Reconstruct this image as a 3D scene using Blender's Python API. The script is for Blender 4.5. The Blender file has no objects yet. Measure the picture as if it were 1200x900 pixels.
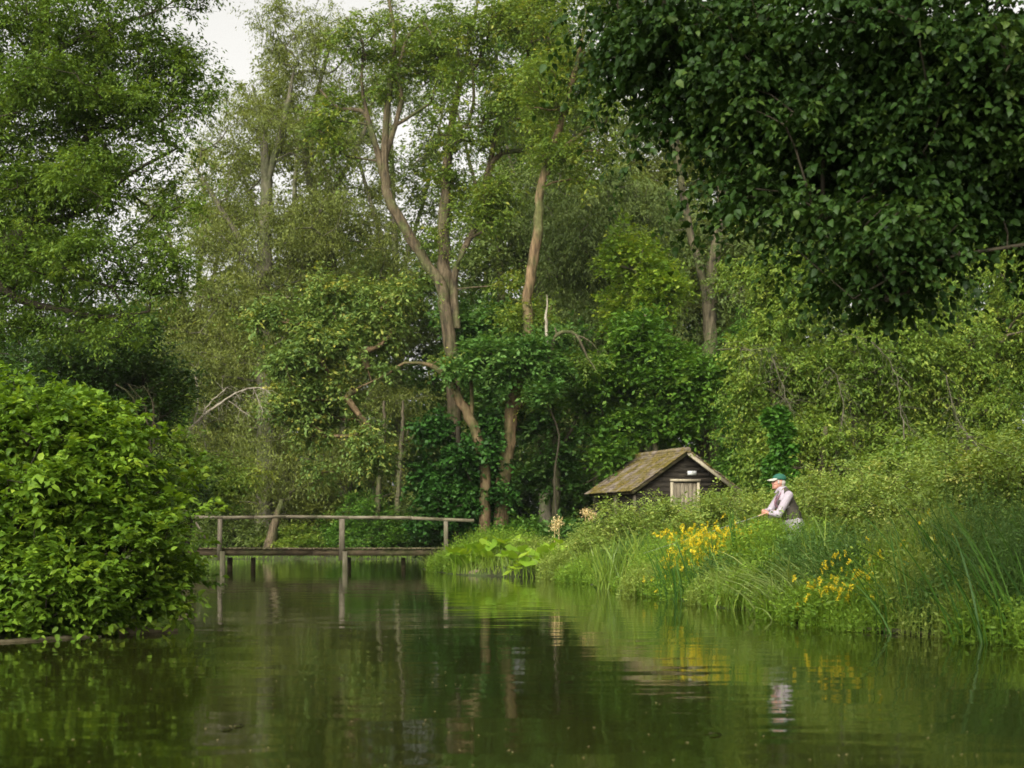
import bpy, bmesh, math
import numpy as np

# ------------------------------------------------------------------ camera
SC = bpy.context.scene
COL = SC.collection
RNG = np.random.default_rng
FPX, HOR, CAMZ = 1667.0, 631.0, 0.91          # 50 mm lens over a 1200 px wide picture, horizon row, eye height
def P(px, py, Y):
    return np.array([(px - 600.0) * Y / FPX, Y, CAMZ + (HOR - py) * Y / FPX])

cam_data = bpy.data.cameras.new('camera')
cam = bpy.data.objects.new('camera', cam_data)
COL.objects.link(cam)
cam.location = (0, 0, CAMZ)
cam.rotation_euler = (math.radians(90), 0, 0)
cam_data.sensor_width = 36.0
cam_data.lens = 50.0
cam_data.shift_y = (HOR - 450.0) / 1200.0
cam_data.clip_start = 0.1
cam_data.clip_end = 2000.0
cam_data.dof.use_dof = True
cam_data.dof.focus_distance = 17.0
cam_data.dof.aperture_fstop = 3.4
SC.camera = cam

# ------------------------------------------------------------------ sky and sun (overcast)
SUN_EL, SUN_AZ = math.radians(36), math.radians(203)   # azimuth from +Y clockwise: behind and to the left of the camera
W = bpy.data.worlds.new('World')
SC.world = W
W.use_nodes = True
nt = W.node_tree
nt.nodes.clear()
sky = nt.nodes.new('ShaderNodeTexSky')
sky.sky_type = 'NISHITA'
sky.sun_disc = False
sky.sun_elevation = SUN_EL
sky.sun_rotation = SUN_AZ
sky.air_density = 1.0
sky.dust_density = 4.0
sky.ozone_density = 1.0
hs = nt.nodes.new('ShaderNodeHueSaturation')
hs.inputs['Saturation'].default_value = 0.0
bg = nt.nodes.new('ShaderNodeBackground')
bg.inputs['Strength'].default_value = 0.10
wo = nt.nodes.new('ShaderNodeOutputWorld')
nt.links.new(sky.outputs[0], hs.inputs['Color'])
tw = nt.nodes.new('ShaderNodeMix')
tw.data_type = 'RGBA'
tw.blend_type = 'MULTIPLY'
tw.inputs['Factor'].default_value = 1.0
tw.inputs['B'].default_value = (1.0, 0.985, 0.945, 1)
nt.links.new(hs.outputs[0], tw.inputs['A'])
nt.links.new(tw.outputs['Result'], bg.inputs['Color'])
nt.links.new(bg.outputs[0], wo.inputs['Surface'])

sun_data = bpy.data.lights.new('sun', 'SUN')
sun_data.energy = 1.5
sun_data.angle = math.radians(55)
sun_data.color = (1.0, 0.96, 0.88)
sun = bpy.data.objects.new('sun', sun_data)
COL.objects.link(sun)
sun.rotation_euler = (math.pi / 2 - SUN_EL, 0, math.pi - SUN_AZ)
sun.location = (0, 0, 60)

SC.view_settings.view_transform = 'Standard'
SC.view_settings.look = 'None'
SC.view_settings.exposure = 1.38
SC.view_settings.gamma = 1.0
SC.view_settings.use_curve_mapping = False
SC.render.engine = 'CYCLES'
cy = SC.cycles
cy.max_bounces = 9
cy.diffuse_bounces = 6
cy.glossy_bounces = 2
cy.transmission_bounces = 6
cy.transparent_max_bounces = 4
cy.caustics_reflective = False
cy.caustics_refractive = False
cy.use_denoising = True
cy.denoising_prefilter = 'ACCURATE'
cy.sample_clamp_indirect = 4.0
cy.pixel_filter_type = 'BLACKMAN_HARRIS'
cy.filter_width = 1.6

# ------------------------------------------------------------------ materials
def newmat(name):
    m = bpy.data.materials.new(name)
    m.use_nodes = True
    t = m.node_tree
    t.nodes.clear()
    out = t.nodes.new('ShaderNodeOutputMaterial')
    return m, t, out

def ramp(t, stops):
    r = t.nodes.new('ShaderNodeValToRGB')
    e = r.color_ramp.elements
    while len(e) < len(stops):
        e.new(0.5)
    for i, (p, c) in enumerate(stops):
        e[i].position = p
        e[i].color = (*c, 1)
    return r

def leafmat(name, cols, trans=0.35, rough=0.5, spec=0.3):
    """cols: three or four leaf colours, picked leaf by leaf with the random attribute 'tint'"""
    m, t, out = newmat(name)
    a = t.nodes.new('ShaderNodeAttribute')
    a.attribute_name = 'tint'
    cols = [(min(c[0] * 1.39, .9), min(c[1] * 1.30, .9), c[2] * .95) for c in cols]
    n = len(cols)
    r = ramp(t, [(i / (n - 1), c) for i, c in enumerate(cols)])
    t.links.new(a.outputs['Fac'], r.inputs[0])
    b = t.nodes.new('ShaderNodeBsdfPrincipled')
    b.inputs['Roughness'].default_value = rough
    b.inputs['Specular IOR Level'].default_value = spec
    t.links.new(r.outputs[0], b.inputs['Base Color'])
    tr = t.nodes.new('ShaderNodeBsdfTranslucent')
    mx = t.nodes.new('ShaderNodeMix')
    mx.data_type = 'RGBA'
    mx.blend_type = 'MULTIPLY'
    mx.inputs['Factor'].default_value = 1.0
    mx.inputs['B'].default_value = (1.25, 1.15, 0.5, 1)
    t.links.new(r.outputs[0], mx.inputs['A'])
    t.links.new(mx.outputs['Result'], tr.inputs['Color'])
    ms = t.nodes.new('ShaderNodeMixShader')
    ms.inputs[0].default_value = trans
    t.links.new(b.outputs[0], ms.inputs[1])
    t.links.new(tr.outputs[0], ms.inputs[2])
    t.links.new(ms.outputs[0], out.inputs['Surface'])
    return m

def noisemat(name, stops, scale=(6, 6, 6), detail=6, rough=0.85, bump=0.4, nscale=1.0, spec=0.2, dist=0.02):
    m, t, out = newmat(name)
    tc = t.nodes.new('ShaderNodeTexCoord')
    mp = t.nodes.new('ShaderNodeMapping')
    mp.inputs['Scale'].default_value = scale
    no = t.nodes.new('ShaderNodeTexNoise')
    no.inputs['Scale'].default_value = nscale
    no.inputs['Detail'].default_value = detail
    no.inputs['Roughness'].default_value = 0.65
    t.links.new(tc.outputs['Object'], mp.inputs[0])
    t.links.new(mp.outputs[0], no.inputs['Vector'])
    r = ramp(t, stops)
    t.links.new(no.outputs[0], r.inputs[0])
    b = t.nodes.new('ShaderNodeBsdfPrincipled')
    b.inputs['Roughness'].default_value = rough
    b.inputs['Specular IOR Level'].default_value = spec
    t.links.new(r.outputs[0], b.inputs['Base Color'])
    if bump:
        bp = t.nodes.new('ShaderNodeBump')
        bp.inputs['Strength'].default_value = bump
        bp.inputs['Distance'].default_value = dist
        t.links.new(no.outputs[0], bp.inputs['Height'])
        t.links.new(bp.outputs[0], b.inputs['Normal'])
    t.links.new(b.outputs[0], out.inputs['Surface'])
    return m

def plain(name, col, rough=0.6, spec=0.3):
    m, t, out = newmat(name)
    b = t.nodes.new('ShaderNodeBsdfPrincipled')
    b.inputs['Base Color'].default_value = (*col, 1)
    b.inputs['Roughness'].default_value = rough
    b.inputs['Specular IOR Level'].default_value = spec
    t.links.new(b.outputs[0], out.inputs['Surface'])
    return m

M = {}
M['bark_brown'] = noisemat('bark_brown', [(0.36, (.028, .024, .014)), (0.5, (.085, .070, .040)), (0.66, (.16, .13, .08))], (9, 9, 1.6), bump=.8, dist=.05)
M['bark_red'] = noisemat('bark_red', [(0.36, (.030, .024, .014)), (0.5, (.088, .066, .036)), (0.66, (.165, .125, .075))], (8, 8, 1.3), bump=.8, dist=.05)
M['bark_tan'] = noisemat('bark_tan', [(0.36, (.045, .031, .016)), (0.5, (.145, .096, .048)), (0.66, (.245, .17, .09))], (8, 8, 1.4), bump=.6, dist=.04)
M['bark_grey'] = noisemat('bark_grey', [(0.3, (.05, .045, .03)), (0.55, (.13, .115, .075)), (0.75, (.22, .20, .14))], (9, 9, 1.8), bump=.8, dist=.04)
M['bark_dark'] = noisemat('bark_dark', [(0.3, (.022, .018, .011)), (0.6, (.06, .05, .03)), (0.8, (.10, .085, .05))], (12, 12, 2.5), bump=.7)
M['bark_pale'] = noisemat('bark_pale', [(0.34, (.13, .105, .07)), (0.5, (.27, .235, .17)), (0.68, (.42, .38, .29))], (10, 10, 2.5), bump=.4)
M['mid_green'] = leafmat('mid_green', [(.022, .058, .010), (.045, .115, .016), (.075, .165, .024), (.14, .24, .04)])
M['ash_green'] = leafmat('ash_green', [(.040, .080, .015), (.070, .130, .022), (.110, .185, .034), (.17, .25, .055)], trans=.42, spec=.2)
M['olive'] = leafmat('olive', [(.056, .080, .020), (.100, .135, .034), (.145, .185, .052), (.195, .225, .072)], trans=.4)
M['willow_grey'] = leafmat('willow_grey', [(.045, .075, .022), (.075, .120, .035), (.115, .165, .055), (.16, .21, .08)], trans=.35)
M['yellow_olive'] = leafmat('yellow_olive', [(.048, .088, .016), (.085, .150, .026), (.140, .205, .036), (.24, .25, .045)], trans=.4)
M['sallow'] = leafmat('sallow', [(.055, .105, .028), (.090, .160, .042), (.145, .215, .060), (.30, .30, .07)], trans=.3, rough=.55)
M['blue_green'] = leafmat('blue_green', [(.026, .075, .018), (.050, .125, .030), (.085, .180, .052), (.14, .235, .08)], trans=.35, rough=.5, spec=.22)
M['fresh_green'] = leafmat('fresh_green', [(.060, .125, .016), (.105, .195, .024), (.170, .260, .034), (.30, .36, .05)], trans=.45)
M['scrub_green'] = leafmat('scrub_green', [(.055, .110, .020), (.095, .170, .030), (.155, .225, .042), (.24, .29, .065)], trans=.4)
M['ivy'] = leafmat('ivy', [(.010, .034, .007), (.018, .062, .011), (.030, .092, .016), (.06, .14, .03)], trans=.15, rough=.5, spec=.22)
M['ivy_bright'] = leafmat('ivy_bright', [(.018, .060, .008), (.032, .098, .013), (.052, .140, .020), (.09, .20, .035)], trans=.2, rough=.5, spec=.22)
M['dark_green'] = leafmat('dark_green', [(.014, .034, .009), (.026, .060, .014), (.042, .090, .020), (.07, .12, .03)], trans=.3)
M['lime_dark'] = leafmat('lime_dark', [(.009, .024, .006), (.016, .041, .009), (.027, .060, .013), (.052, .09, .021)], trans=.3, rough=.5, spec=.2)
M['dogwood'] = leafmat('dogwood', [(.040, .088, .011), (.076, .155, .017), (.128, .228, .026), (.22, .32, .042)], trans=.4, rough=.5, spec=.25)
M['bramble'] = leafmat('bramble', [(.072, .128, .030), (.125, .200, .045), (.195, .268, .070), (.32, .335, .13)], trans=.35)
M['herb'] = leafmat('herb', [(.062, .135, .018), (.105, .205, .026), (.165, .275, .036), (.25, .34, .06)], trans=.4)
M['herb_pale'] = leafmat('herb_pale', [(.085, .145, .032), (.14, .215, .045), (.205, .28, .07), (.30, .35, .12)], trans=.35)
M['herb_dark'] = leafmat('herb_dark', [(.026, .068, .014), (.045, .105, .022), (.075, .15, .035), (.12, .19, .06)], trans=.3)
M['sedge_pale'] = leafmat('sedge_pale', [(.085, .15, .04), (.13, .20, .06), (.19, .26, .09), (.30, .33, .16)], trans=.35)
M['butterbur'] = leafmat('butterbur', [(.10, .20, .02), (.15, .28, .028), (.22, .35, .04), (.30, .42, .06)], trans=.45)
M['sedge'] = leafmat('sedge', [(.060, .120, .018), (.100, .175, .026), (.155, .225, .040), (.25, .29, .09)], trans=.35, rough=.4, spec=.4)
M['iris'] = leafmat('iris', [(.018, .055, .010), (.030, .085, .015), (.050, .120, .022), (.085, .16, .036)], trans=.3, rough=.45, spec=.22)
M['meadow'] = leafmat('meadow', [(.06, .135, .016), (.10, .20, .022), (.15, .26, .032), (.24, .31, .06)], trans=.4)
M['petal'] = leafmat('petal', [(.42, .335, .010), (.47, .40, .018), (.50, .44, .04)], trans=.25, rough=.5)
M['seed'] = leafmat('seed', [(.35, .28, .16), (.48, .40, .26), (.58, .50, .36)], trans=.2)
M['soil'] = noisemat('soil', [(0.3, (.025, .022, .012)), (0.5, (.045, .055, .018)), (0.7, (.06, .095, .022))], (1.5, 1.5, 1.5), bump=.5)
M['mud'] = noisemat('mud', [(0.3, (.10, .085, .045)), (0.55, (.20, .165, .095)), (0.75, (.30, .26, .17))], (8, 8, 8), bump=.5)
M['rail_wood'] = noisemat('rail_wood', [(0.3, (.12, .10, .062)), (0.5, (.225, .19, .125)), (0.7, (.32, .28, .195))], (2.5, 14, 14), bump=.4)
M['post_wood'] = noisemat('post_wood', [(0.3, (.09, .073, .048)), (0.5, (.165, .14, .095)), (0.7, (.25, .215, .15))], (14, 14, 2.5), bump=.4)
M['deck_wood'] = noisemat('deck_wood', [(0.3, (.055, .045, .025)), (0.5, (.125, .10, .055)), (0.7, (.22, .185, .11))], (6, 6, 6), bump=.5)
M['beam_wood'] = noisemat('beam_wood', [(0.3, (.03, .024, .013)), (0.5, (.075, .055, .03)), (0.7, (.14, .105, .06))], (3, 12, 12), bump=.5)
M['board_dark'] = noisemat('board_dark', [(0.3, (.012, .010, .007)), (0.5, (.026, .021, .014)), (0.72, (.058, .048, .032))], (3, 3, 26), bump=.4)
M['door_wood'] = noisemat('door_wood', [(0.3, (.10, .082, .052)), (0.5, (.18, .15, .10)), (0.7, (.28, .24, .17))], (18, 18, 3), bump=.3)
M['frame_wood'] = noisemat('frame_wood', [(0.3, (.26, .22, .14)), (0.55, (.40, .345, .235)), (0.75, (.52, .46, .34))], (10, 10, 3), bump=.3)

def add_moss(m, amount=.5):
    t = m.node_tree
    b = next(n for n in t.nodes if n.type == 'BSDF_PRINCIPLED')
    src = b.inputs['Base Color'].links[0].from_socket
    tc = t.nodes.new('ShaderNodeTexCoord')
    n = t.nodes.new('ShaderNodeTexNoise'); n.inputs['Scale'].default_value = 1.1; n.inputs['Detail'].default_value = 5
    t.links.new(tc.outputs['Object'], n.inputs['Vector'])
    r = ramp(t, [(.46, (0, 0, 0)), (.62, (amount,) * 3)])
    t.links.new(n.outputs[0], r.inputs[0])
    n2 = t.nodes.new('ShaderNodeTexNoise'); n2.inputs['Scale'].default_value = 9
    t.links.new(tc.outputs['Object'], n2.inputs['Vector'])
    c = ramp(t, [(.35, (.028, .042, .010)), (.6, (.075, .095, .022)), (.75, (.15, .16, .085))])
    t.links.new(n2.outputs[0], c.inputs[0])
    mx = t.nodes.new('ShaderNodeMix'); mx.data_type = 'RGBA'
    t.links.new(r.outputs[0], mx.inputs['Factor']); t.links.new(src, mx.inputs['A']); t.links.new(c.outputs[0], mx.inputs['B'])
    t.links.new(mx.outputs['Result'], b.inputs['Base Color'])
for k in ('bark_brown', 'bark_red', 'bark_tan', 'bark_grey'):
    add_moss(M[k], .75)
for k in ('rail_wood', 'post_wood', 'deck_wood', 'beam_wood'):
    add_moss(M[k], .45)

def roofmat():
    m, t, out = newmat('mossy_tile')
    tc = t.nodes.new('ShaderNodeTexCoord')
    def noise(sc, det):
        n = t.nodes.new('ShaderNodeTexNoise')
        n.inputs['Scale'].default_value = sc
        n.inputs['Detail'].default_value = det
        t.links.new(tc.outputs['Object'], n.inputs['Vector'])
        return n
    a = t.nodes.new('ShaderNodeAttribute')
    a.attribute_name = 'tint'
    tile = ramp(t, [(0, (.10, .075, .055)), (.35, (.20, .16, .125)), (.8, (.27, .225, .18)), (.95, (.30, .23, .17)), (1.0, (.46, .19, .11))])
    t.links.new(a.outputs['Fac'], tile.inputs[0])
    n1 = noise(2.2, 8)
    mossm = ramp(t, [(.36, (0, 0, 0)), (.56, (.95, .95, .95))])
    t.links.new(n1.outputs[0], mossm.inputs[0])
    n2 = noise(14, 4)
    mossc = ramp(t, [(.3, (.055, .050, .014)), (.5, (.145, .115, .024)), (.72, (.25, .18, .04))])
    t.links.new(n2.outputs[0], mossc.inputs[0])
    mx = t.nodes.new('ShaderNodeMix')
    mx.data_type = 'RGBA'
    t.links.new(mossm.outputs[0], mx.inputs['Factor'])
    t.links.new(tile.outputs[0], mx.inputs['A'])
    t.links.new(mossc.outputs[0], mx.inputs['B'])
    b = t.nodes.new('ShaderNodeBsdfPrincipled')
    b.inputs['Roughness'].default_value = .9
    b.inputs['Specular IOR Level'].default_value = .15
    t.links.new(mx.outputs['Result'], b.inputs['Base Color'])
    bp = t.nodes.new('ShaderNodeBump')
    bp.inputs['Strength'].default_value = .7
    bp.inputs['Distance'].default_value = .03
    t.links.new(n2.outputs[0], bp.inputs['Height'])
    t.links.new(bp.outputs[0], b.inputs['Normal'])
    t.links.new(b.outputs[0], out.inputs['Surface'])
    return m
M['mossy_tile'] = roofmat()

def watermat():
    m, t, out = newmat('river_water')
    tc = t.nodes.new('ShaderNodeTexCoord')
    def noise(scale, det, sx=1, sy=1, rough=.5):
        mp = t.nodes.new('ShaderNodeMapping')
        mp.inputs['Scale'].default_value = (sx, sy, 1)
        n = t.nodes.new('ShaderNodeTexNoise')
        n.inputs['Scale'].default_value = scale
        n.inputs['Detail'].default_value = det
        n.inputs['Roughness'].default_value = rough
        t.links.new(tc.outputs['Object'], mp.inputs[0])
        t.links.new(mp.outputs[0], n.inputs['Vector'])
        return n
    fine = noise(4.6, 2, .4, 1.0)
    mid = noise(1.3, 2, .6, 1.0)
    patch = noise(.22, 3, .5, 1.0)
    pm = ramp(t, [(.45, (.10, .10, .10)), (.66, (.7, .7, .7))])
    t.links.new(patch.outputs[0], pm.inputs[0])
    mul = t.nodes.new('ShaderNodeMath'); mul.operation = 'MULTIPLY'
    t.links.new(fine.outputs[0], mul.inputs[0]); t.links.new(pm.outputs[0], mul.inputs[1])
    b1 = t.nodes.new('ShaderNodeBump'); b1.inputs['Strength'].default_value = 1.0; b1.inputs['Distance'].default_value = .0040
    t.links.new(mul.outputs[0], b1.inputs['Height'])
    b2 = t.nodes.new('ShaderNodeBump'); b2.inputs['Strength'].default_value = 1.0; b2.inputs['Distance'].default_value = .0075
    t.links.new(mid.outputs[0], b2.inputs['Height'])
    t.links.new(b1.outputs[0], b2.inputs['Normal'])
    murk = noise(.5, 4, 1, .5)
    mc = ramp(t, [(.35, (.010, .012, .002)), (.6, (.019, .022, .004)), (.8, (.032, .032, .007))])
    t.links.new(murk.outputs[0], mc.inputs[0])
    b = t.nodes.new('ShaderNodeBsdfPrincipled')
    t.links.new(mc.outputs[0], b.inputs['Base Color'])
    b.inputs['Roughness'].default_value = .045
    b.inputs['IOR'].default_value = 1.333
    b.inputs['Specular IOR Level'].default_value = .5
    t.links.new(b2.outputs[0], b.inputs['Normal'])
    t.links.new(b.outputs[0], out.inputs['Surface'])
    return m
M['river_water'] = watermat()

# ------------------------------------------------------------------ mesh helpers
class Geo:
    """collects numpy face sets, links them as ONE mesh object"""
    def __init__(self):
        self.v, self.f, self.t, self.n = [], [], [], 0
    def add(self, V, Fc, tint=None):
        V = np.asarray(V, dtype=np.float32).reshape(-1, 3)
        Fc = np.asarray(Fc, dtype=np.int32)
        if len(V) == 0 or len(Fc) == 0:
            return self
        self.v.append(V)
        self.f.append(Fc + self.n)
        self.t.append(np.full(len(Fc), .5, np.float32) if tint is None else np.asarray(tint, np.float32))
        self.n += len(V)
        return self
    def build(self, name, mat, parent=None, smooth=False, origin=(0, 0, 0)):
        me = bpy.data.meshes.new(name)
        if self.v:
            V = np.concatenate(self.v) - np.asarray(origin, np.float32)
            loops = np.concatenate([f.ravel() for f in self.f])
            tot = np.concatenate([np.full(len(f), f.shape[1], np.int32) for f in self.f])
            start = np.concatenate([[0], np.cumsum(tot)[:-1]]).astype(np.int32)
            me.vertices.add(len(V)); me.vertices.foreach_set('co', V.ravel())
            me.loops.add(len(loops)); me.loops.foreach_set('vertex_index', loops)
            me.polygons.add(len(tot)); me.polygons.foreach_set('loop_start', start)
            if smooth:
                me.polygons.foreach_set('use_smooth', np.ones(len(tot), bool))
            at = me.attributes.new('tint', 'FLOAT', 'FACE')
            at.data.foreach_set('value', np.clip(np.concatenate(self.t), 0, 1).astype(np.float32))
            me.update(calc_edges=True)
        me.materials.append(mat)
        o = bpy.data.objects.new(name, me)
        COL.objects.link(o)
        if parent is not None:
            o.parent = parent
        return o

def tag(o, label=None, cat=None, group=None, kind=None):
    if label: o['label'] = label
    if cat: o['category'] = cat
    if group: o['group'] = group
    if kind: o['kind'] = kind
    return o

def empty(name, loc, label, cat, group=None, rz=0.0):
    o = bpy.data.objects.new(name, None)
    COL.objects.link(o)
    o.location = loc
    o.rotation_euler = (0, 0, rz)
    o.empty_display_size = .2
    return tag(o, label, cat, group)

def unit(a):
    return a / np.maximum(np.linalg.norm(a, axis=-1, keepdims=True), 1e-9)

def catmull(pts, step):
    pts = np.asarray(pts, float)
    if len(pts) < 3:
        n = max(2, int(np.linalg.norm(pts[-1] - pts[0]) / step) + 1)
        s = np.linspace(0, 1, n)[:, None]
        return pts[0] * (1 - s) + pts[-1] * s, np.linspace(0, len(pts) - 1, n)
    ext = np.vstack([2 * pts[0] - pts[1], pts, 2 * pts[-1] - pts[-2]])
    out, par = [], []
    for i in range(len(pts) - 1):
        p0, p1, p2, p3 = ext[i:i + 4]
        n = max(2, int(np.linalg.norm(p2 - p1) / step))
        s = np.arange(n)[:, None] / n
        out.append(.5 * (2 * p1 + (p2 - p0) * s + (2 * p0 - 5 * p1 + 4 * p2 - p3) * s ** 2 + (3 * p1 - p0 - 3 * p2 + p3) * s ** 3))
        par.append(i + np.arange(n) / n)
    out.append(pts[-1:]); par.append([len(pts) - 1])
    return np.vstack(out), np.concatenate(par)

def loft(geo, pts, rad, sides=10, rng=None, rough=0.0, cap=True, tint=.5):
    pts = np.asarray(pts, float); rad = np.asarray(rad, float)
    k = len(pts)
    tan = unit(np.gradient(pts, axis=0))
    ref = np.array([0.31, 0.17, 0.93]) if abs(tan[:, 2]).mean() < .8 else np.array([0.2, 0.97, 0.1])
    u = unit(np.cross(tan, ref)); v = np.cross(tan, u)
    a = np.arange(sides) / sides * 2 * np.pi
    rr = rad[:, None] * np.ones(sides)
    if rng is not None and rough:
        ph = rng.uniform(0, 6.28, 4)
        s = np.arange(k)[:, None]
        rr = rr * (1 + rough * (np.sin(a * 2 + ph[0] + s * .35) + .6 * np.sin(a * 3 + ph[1] - s * .5) + .5 * rng.normal(size=(k, sides))))
    V = pts[:, None] + rr[..., None] * (np.cos(a)[None, :, None] * u[:, None] + np.sin(a)[None, :, None] * v[:, None])
    i = np.arange(k - 1)[:, None] * sides
    j = np.arange(sides)[None]
    jn = (j + 1) % sides
    Fc = np.stack([i + j, i + jn, i + sides + jn, i + sides + j], -1).reshape(-1, 4)
    geo.add(V.reshape(-1, 3), Fc, np.full(len(Fc), tint))
    if cap:
        geo.add(V[-1], np.arange(sides)[None], [tint])
        geo.add(V[0], np.arange(sides)[::-1][None], [tint])

def frusta(geo, p0, p1, r0, r1, sides=4):
    if len(p0) == 0:
        return
    t = unit(p1 - p0)
    ref = np.where(np.abs(t[:, 2:3]) > .8, np.array([[1., 0, 0]]), np.array([[0, 0, 1.]]))
    u = unit(np.cross(t, ref)); v = np.cross(t, u)
    a = np.arange(sides) / sides * 2 * np.pi
    ring = np.cos(a)[None, :, None] * u[:, None] + np.sin(a)[None, :, None] * v[:, None]
    V = np.concatenate([p0[:, None] + ring * r0[:, None, None], p1[:, None] + ring * r1[:, None, None]], 1)
    n = len(p0)
    base = np.arange(n)[:, None] * (2 * sides)
    j = np.arange(sides)[None]; jn = (j + 1) % sides
    Fc = np.stack([base + j, base + jn, base + sides + jn, base + sides + j], -1).reshape(-1, 4)
    geo.add(V.reshape(-1, 3), Fc)

def add_leaves(geo, pos, axis, nrm, L, Wd, tint, near=False, curl=.12):
    axis = unit(axis)
    nrm = unit(nrm - (nrm * axis).sum(-1, keepdims=True) * axis)
    side = np.cross(axis, nrm)
    L = L[:, None]; Wd = Wd[:, None]
    n = len(pos)
    if not near:
        tip = pos + axis * L - nrm * L * curl
        mid = pos + axis * L * .42
        V = np.stack([pos, mid + side * Wd * .5, tip, mid - side * Wd * .5], 1)
        Fc = np.arange(n)[:, None] * 4 + np.arange(4)[None]
        geo.add(V.reshape(-1, 3), Fc, tint)
    else:
        up = nrm * Wd * .16
        tip = pos + axis * L - nrm * L * curl * 1.6
        a1, a2 = pos + axis * L * .22, pos + axis * L * .62 - nrm * L * curl * .4
        m1 = pos + axis * L * .42 + nrm * L * .03
        V = np.stack([pos, a1 + side * Wd * .43 + up, a2 + side * Wd * .40 + up, tip, a2 - side * Wd * .40 + up, a1 - side * Wd * .43 + up, m1], 1)
        b = np.arange(n)[:, None] * 7
        F1 = b + np.array([[0, 6, 2, 1]]); F2 = b + np.array([[6, 3, 2, 2]])
        Fq = np.concatenate([b + np.array([[0, 1, 2, 6]]), b + np.array([[0, 6, 4, 5]])])
        Ft = np.concatenate([b + np.array([[6, 2, 3]]), b + np.array([[6, 3, 4]])])
        geo.add(V.reshape(-1, 3), Fq, np.concatenate([tint, tint]))
        geo.add(np.zeros((1, 3)) + pos[0], np.zeros((0, 3), int))
        geo.v.append(V.reshape(-1, 3)); geo.f.append(Ft.astype(np.int32) + geo.n); geo.t.append(np.concatenate([tint, tint]).astype(np.float32)); geo.n += n * 7

def add_sprays(geo, rng, cen, rad, S, Lf, size, wratio=.5, droop=.25, up=.35, flat=.7, hang=0.0, jit=.05, near=False,
               tipgain=.15, spread=.8, tmean=.42, tclump=.16, tleaf=.14):
    """leafy shoots round every clump centre; leaves sit along the shoots"""
    Mn = len(cen)
    d = rng.normal(size=(Mn, S, 3)); d[..., 2] *= flat; d = unit(d); d[..., 2] += up; d = unit(d)
    ln = rad[:, None] * rng.uniform(.55, 1.2, (Mn, S))
    t = (np.arange(Lf)[None, None] + rng.uniform(0, 1, (Mn, S, Lf))) / Lf
    t = .12 + .88 * t
    st = cen[:, None] + rng.normal(size=(Mn, S, 3)) * rad[:, None, None] * .18
    pos = st[:, :, None] + d[:, :, None] * (ln[..., None] * t)[..., None]
    pos[..., 2] -= droop * ln[..., None] * t ** 2
    pos += rng.normal(size=pos.shape) * jit * rad[:, None, None, None]
    tan = np.repeat(d[:, :, None], Lf, 2).copy()
    tan[..., 2] -= 2 * droop * t
    tan = unit(tan)
    sd = unit(np.cross(tan, np.array([0, 0, 1.])) + 1e-4)
    sg = np.where(np.arange(Lf) % 2 == 0, 1., -1.)[None, None, :, None]
    ax = tan * .65 + sd * sg * spread + rng.normal(size=tan.shape) * .3
    ax[..., 2] -= hang
    nr = rng.normal(size=tan.shape) * .45
    nr[..., 2] += 1.0
    L = size * rng.uniform(.5, 1.35, t.shape) * rng.uniform(.8, 1.2, (Mn, 1, 1))
    tint = tmean + tclump * rng.normal(size=(Mn, 1, 1)) + tleaf * rng.normal(size=t.shape) + tipgain * (t - .5)
    add_leaves(geo, pos.reshape(-1, 3), ax.reshape(-1, 3), nr.reshape(-1, 3), L.ravel(), (L * wratio).ravel(), tint.ravel(), near)

def blob_points(rng, blobs, n, shell=.35, low=.25, sub=.40):
    """n clump centres: boughs (sub-clumps) spread through a union of ellipsoids, centres gathered round the boughs"""
    C = np.array([b[0] for b in blobs]); Rr = np.array([b[1] for b in blobs])
    vol = Rr.prod(1) ** (2 / 3)
    nb = max(len(blobs) * 4, n // 9)
    k = rng.choice(len(blobs), nb, p=vol / vol.sum())
    d = unit(rng.normal(size=(nb, 3)))
    flip = (d[:, 2] < 0) & (rng.uniform(size=nb) < low)
    d[flip, 2] *= -1
    r = (shell ** 3 + (1 - shell ** 3) * rng.uniform(size=nb)) ** (1 / 3)
    B = C[k] + d * Rr[k] * r[:, None] * .95
    S = Rr[k] * sub * rng.uniform(.6, 1.3, (nb, 1))
    m = rng.choice(nb, n, p=(S.prod(1) ** .5) / (S.prod(1) ** .5).sum())
    q = rng.normal(size=(n, 3)) * .55
    q[:, 2] *= .7
    return B[m] + q * S[m]

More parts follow.
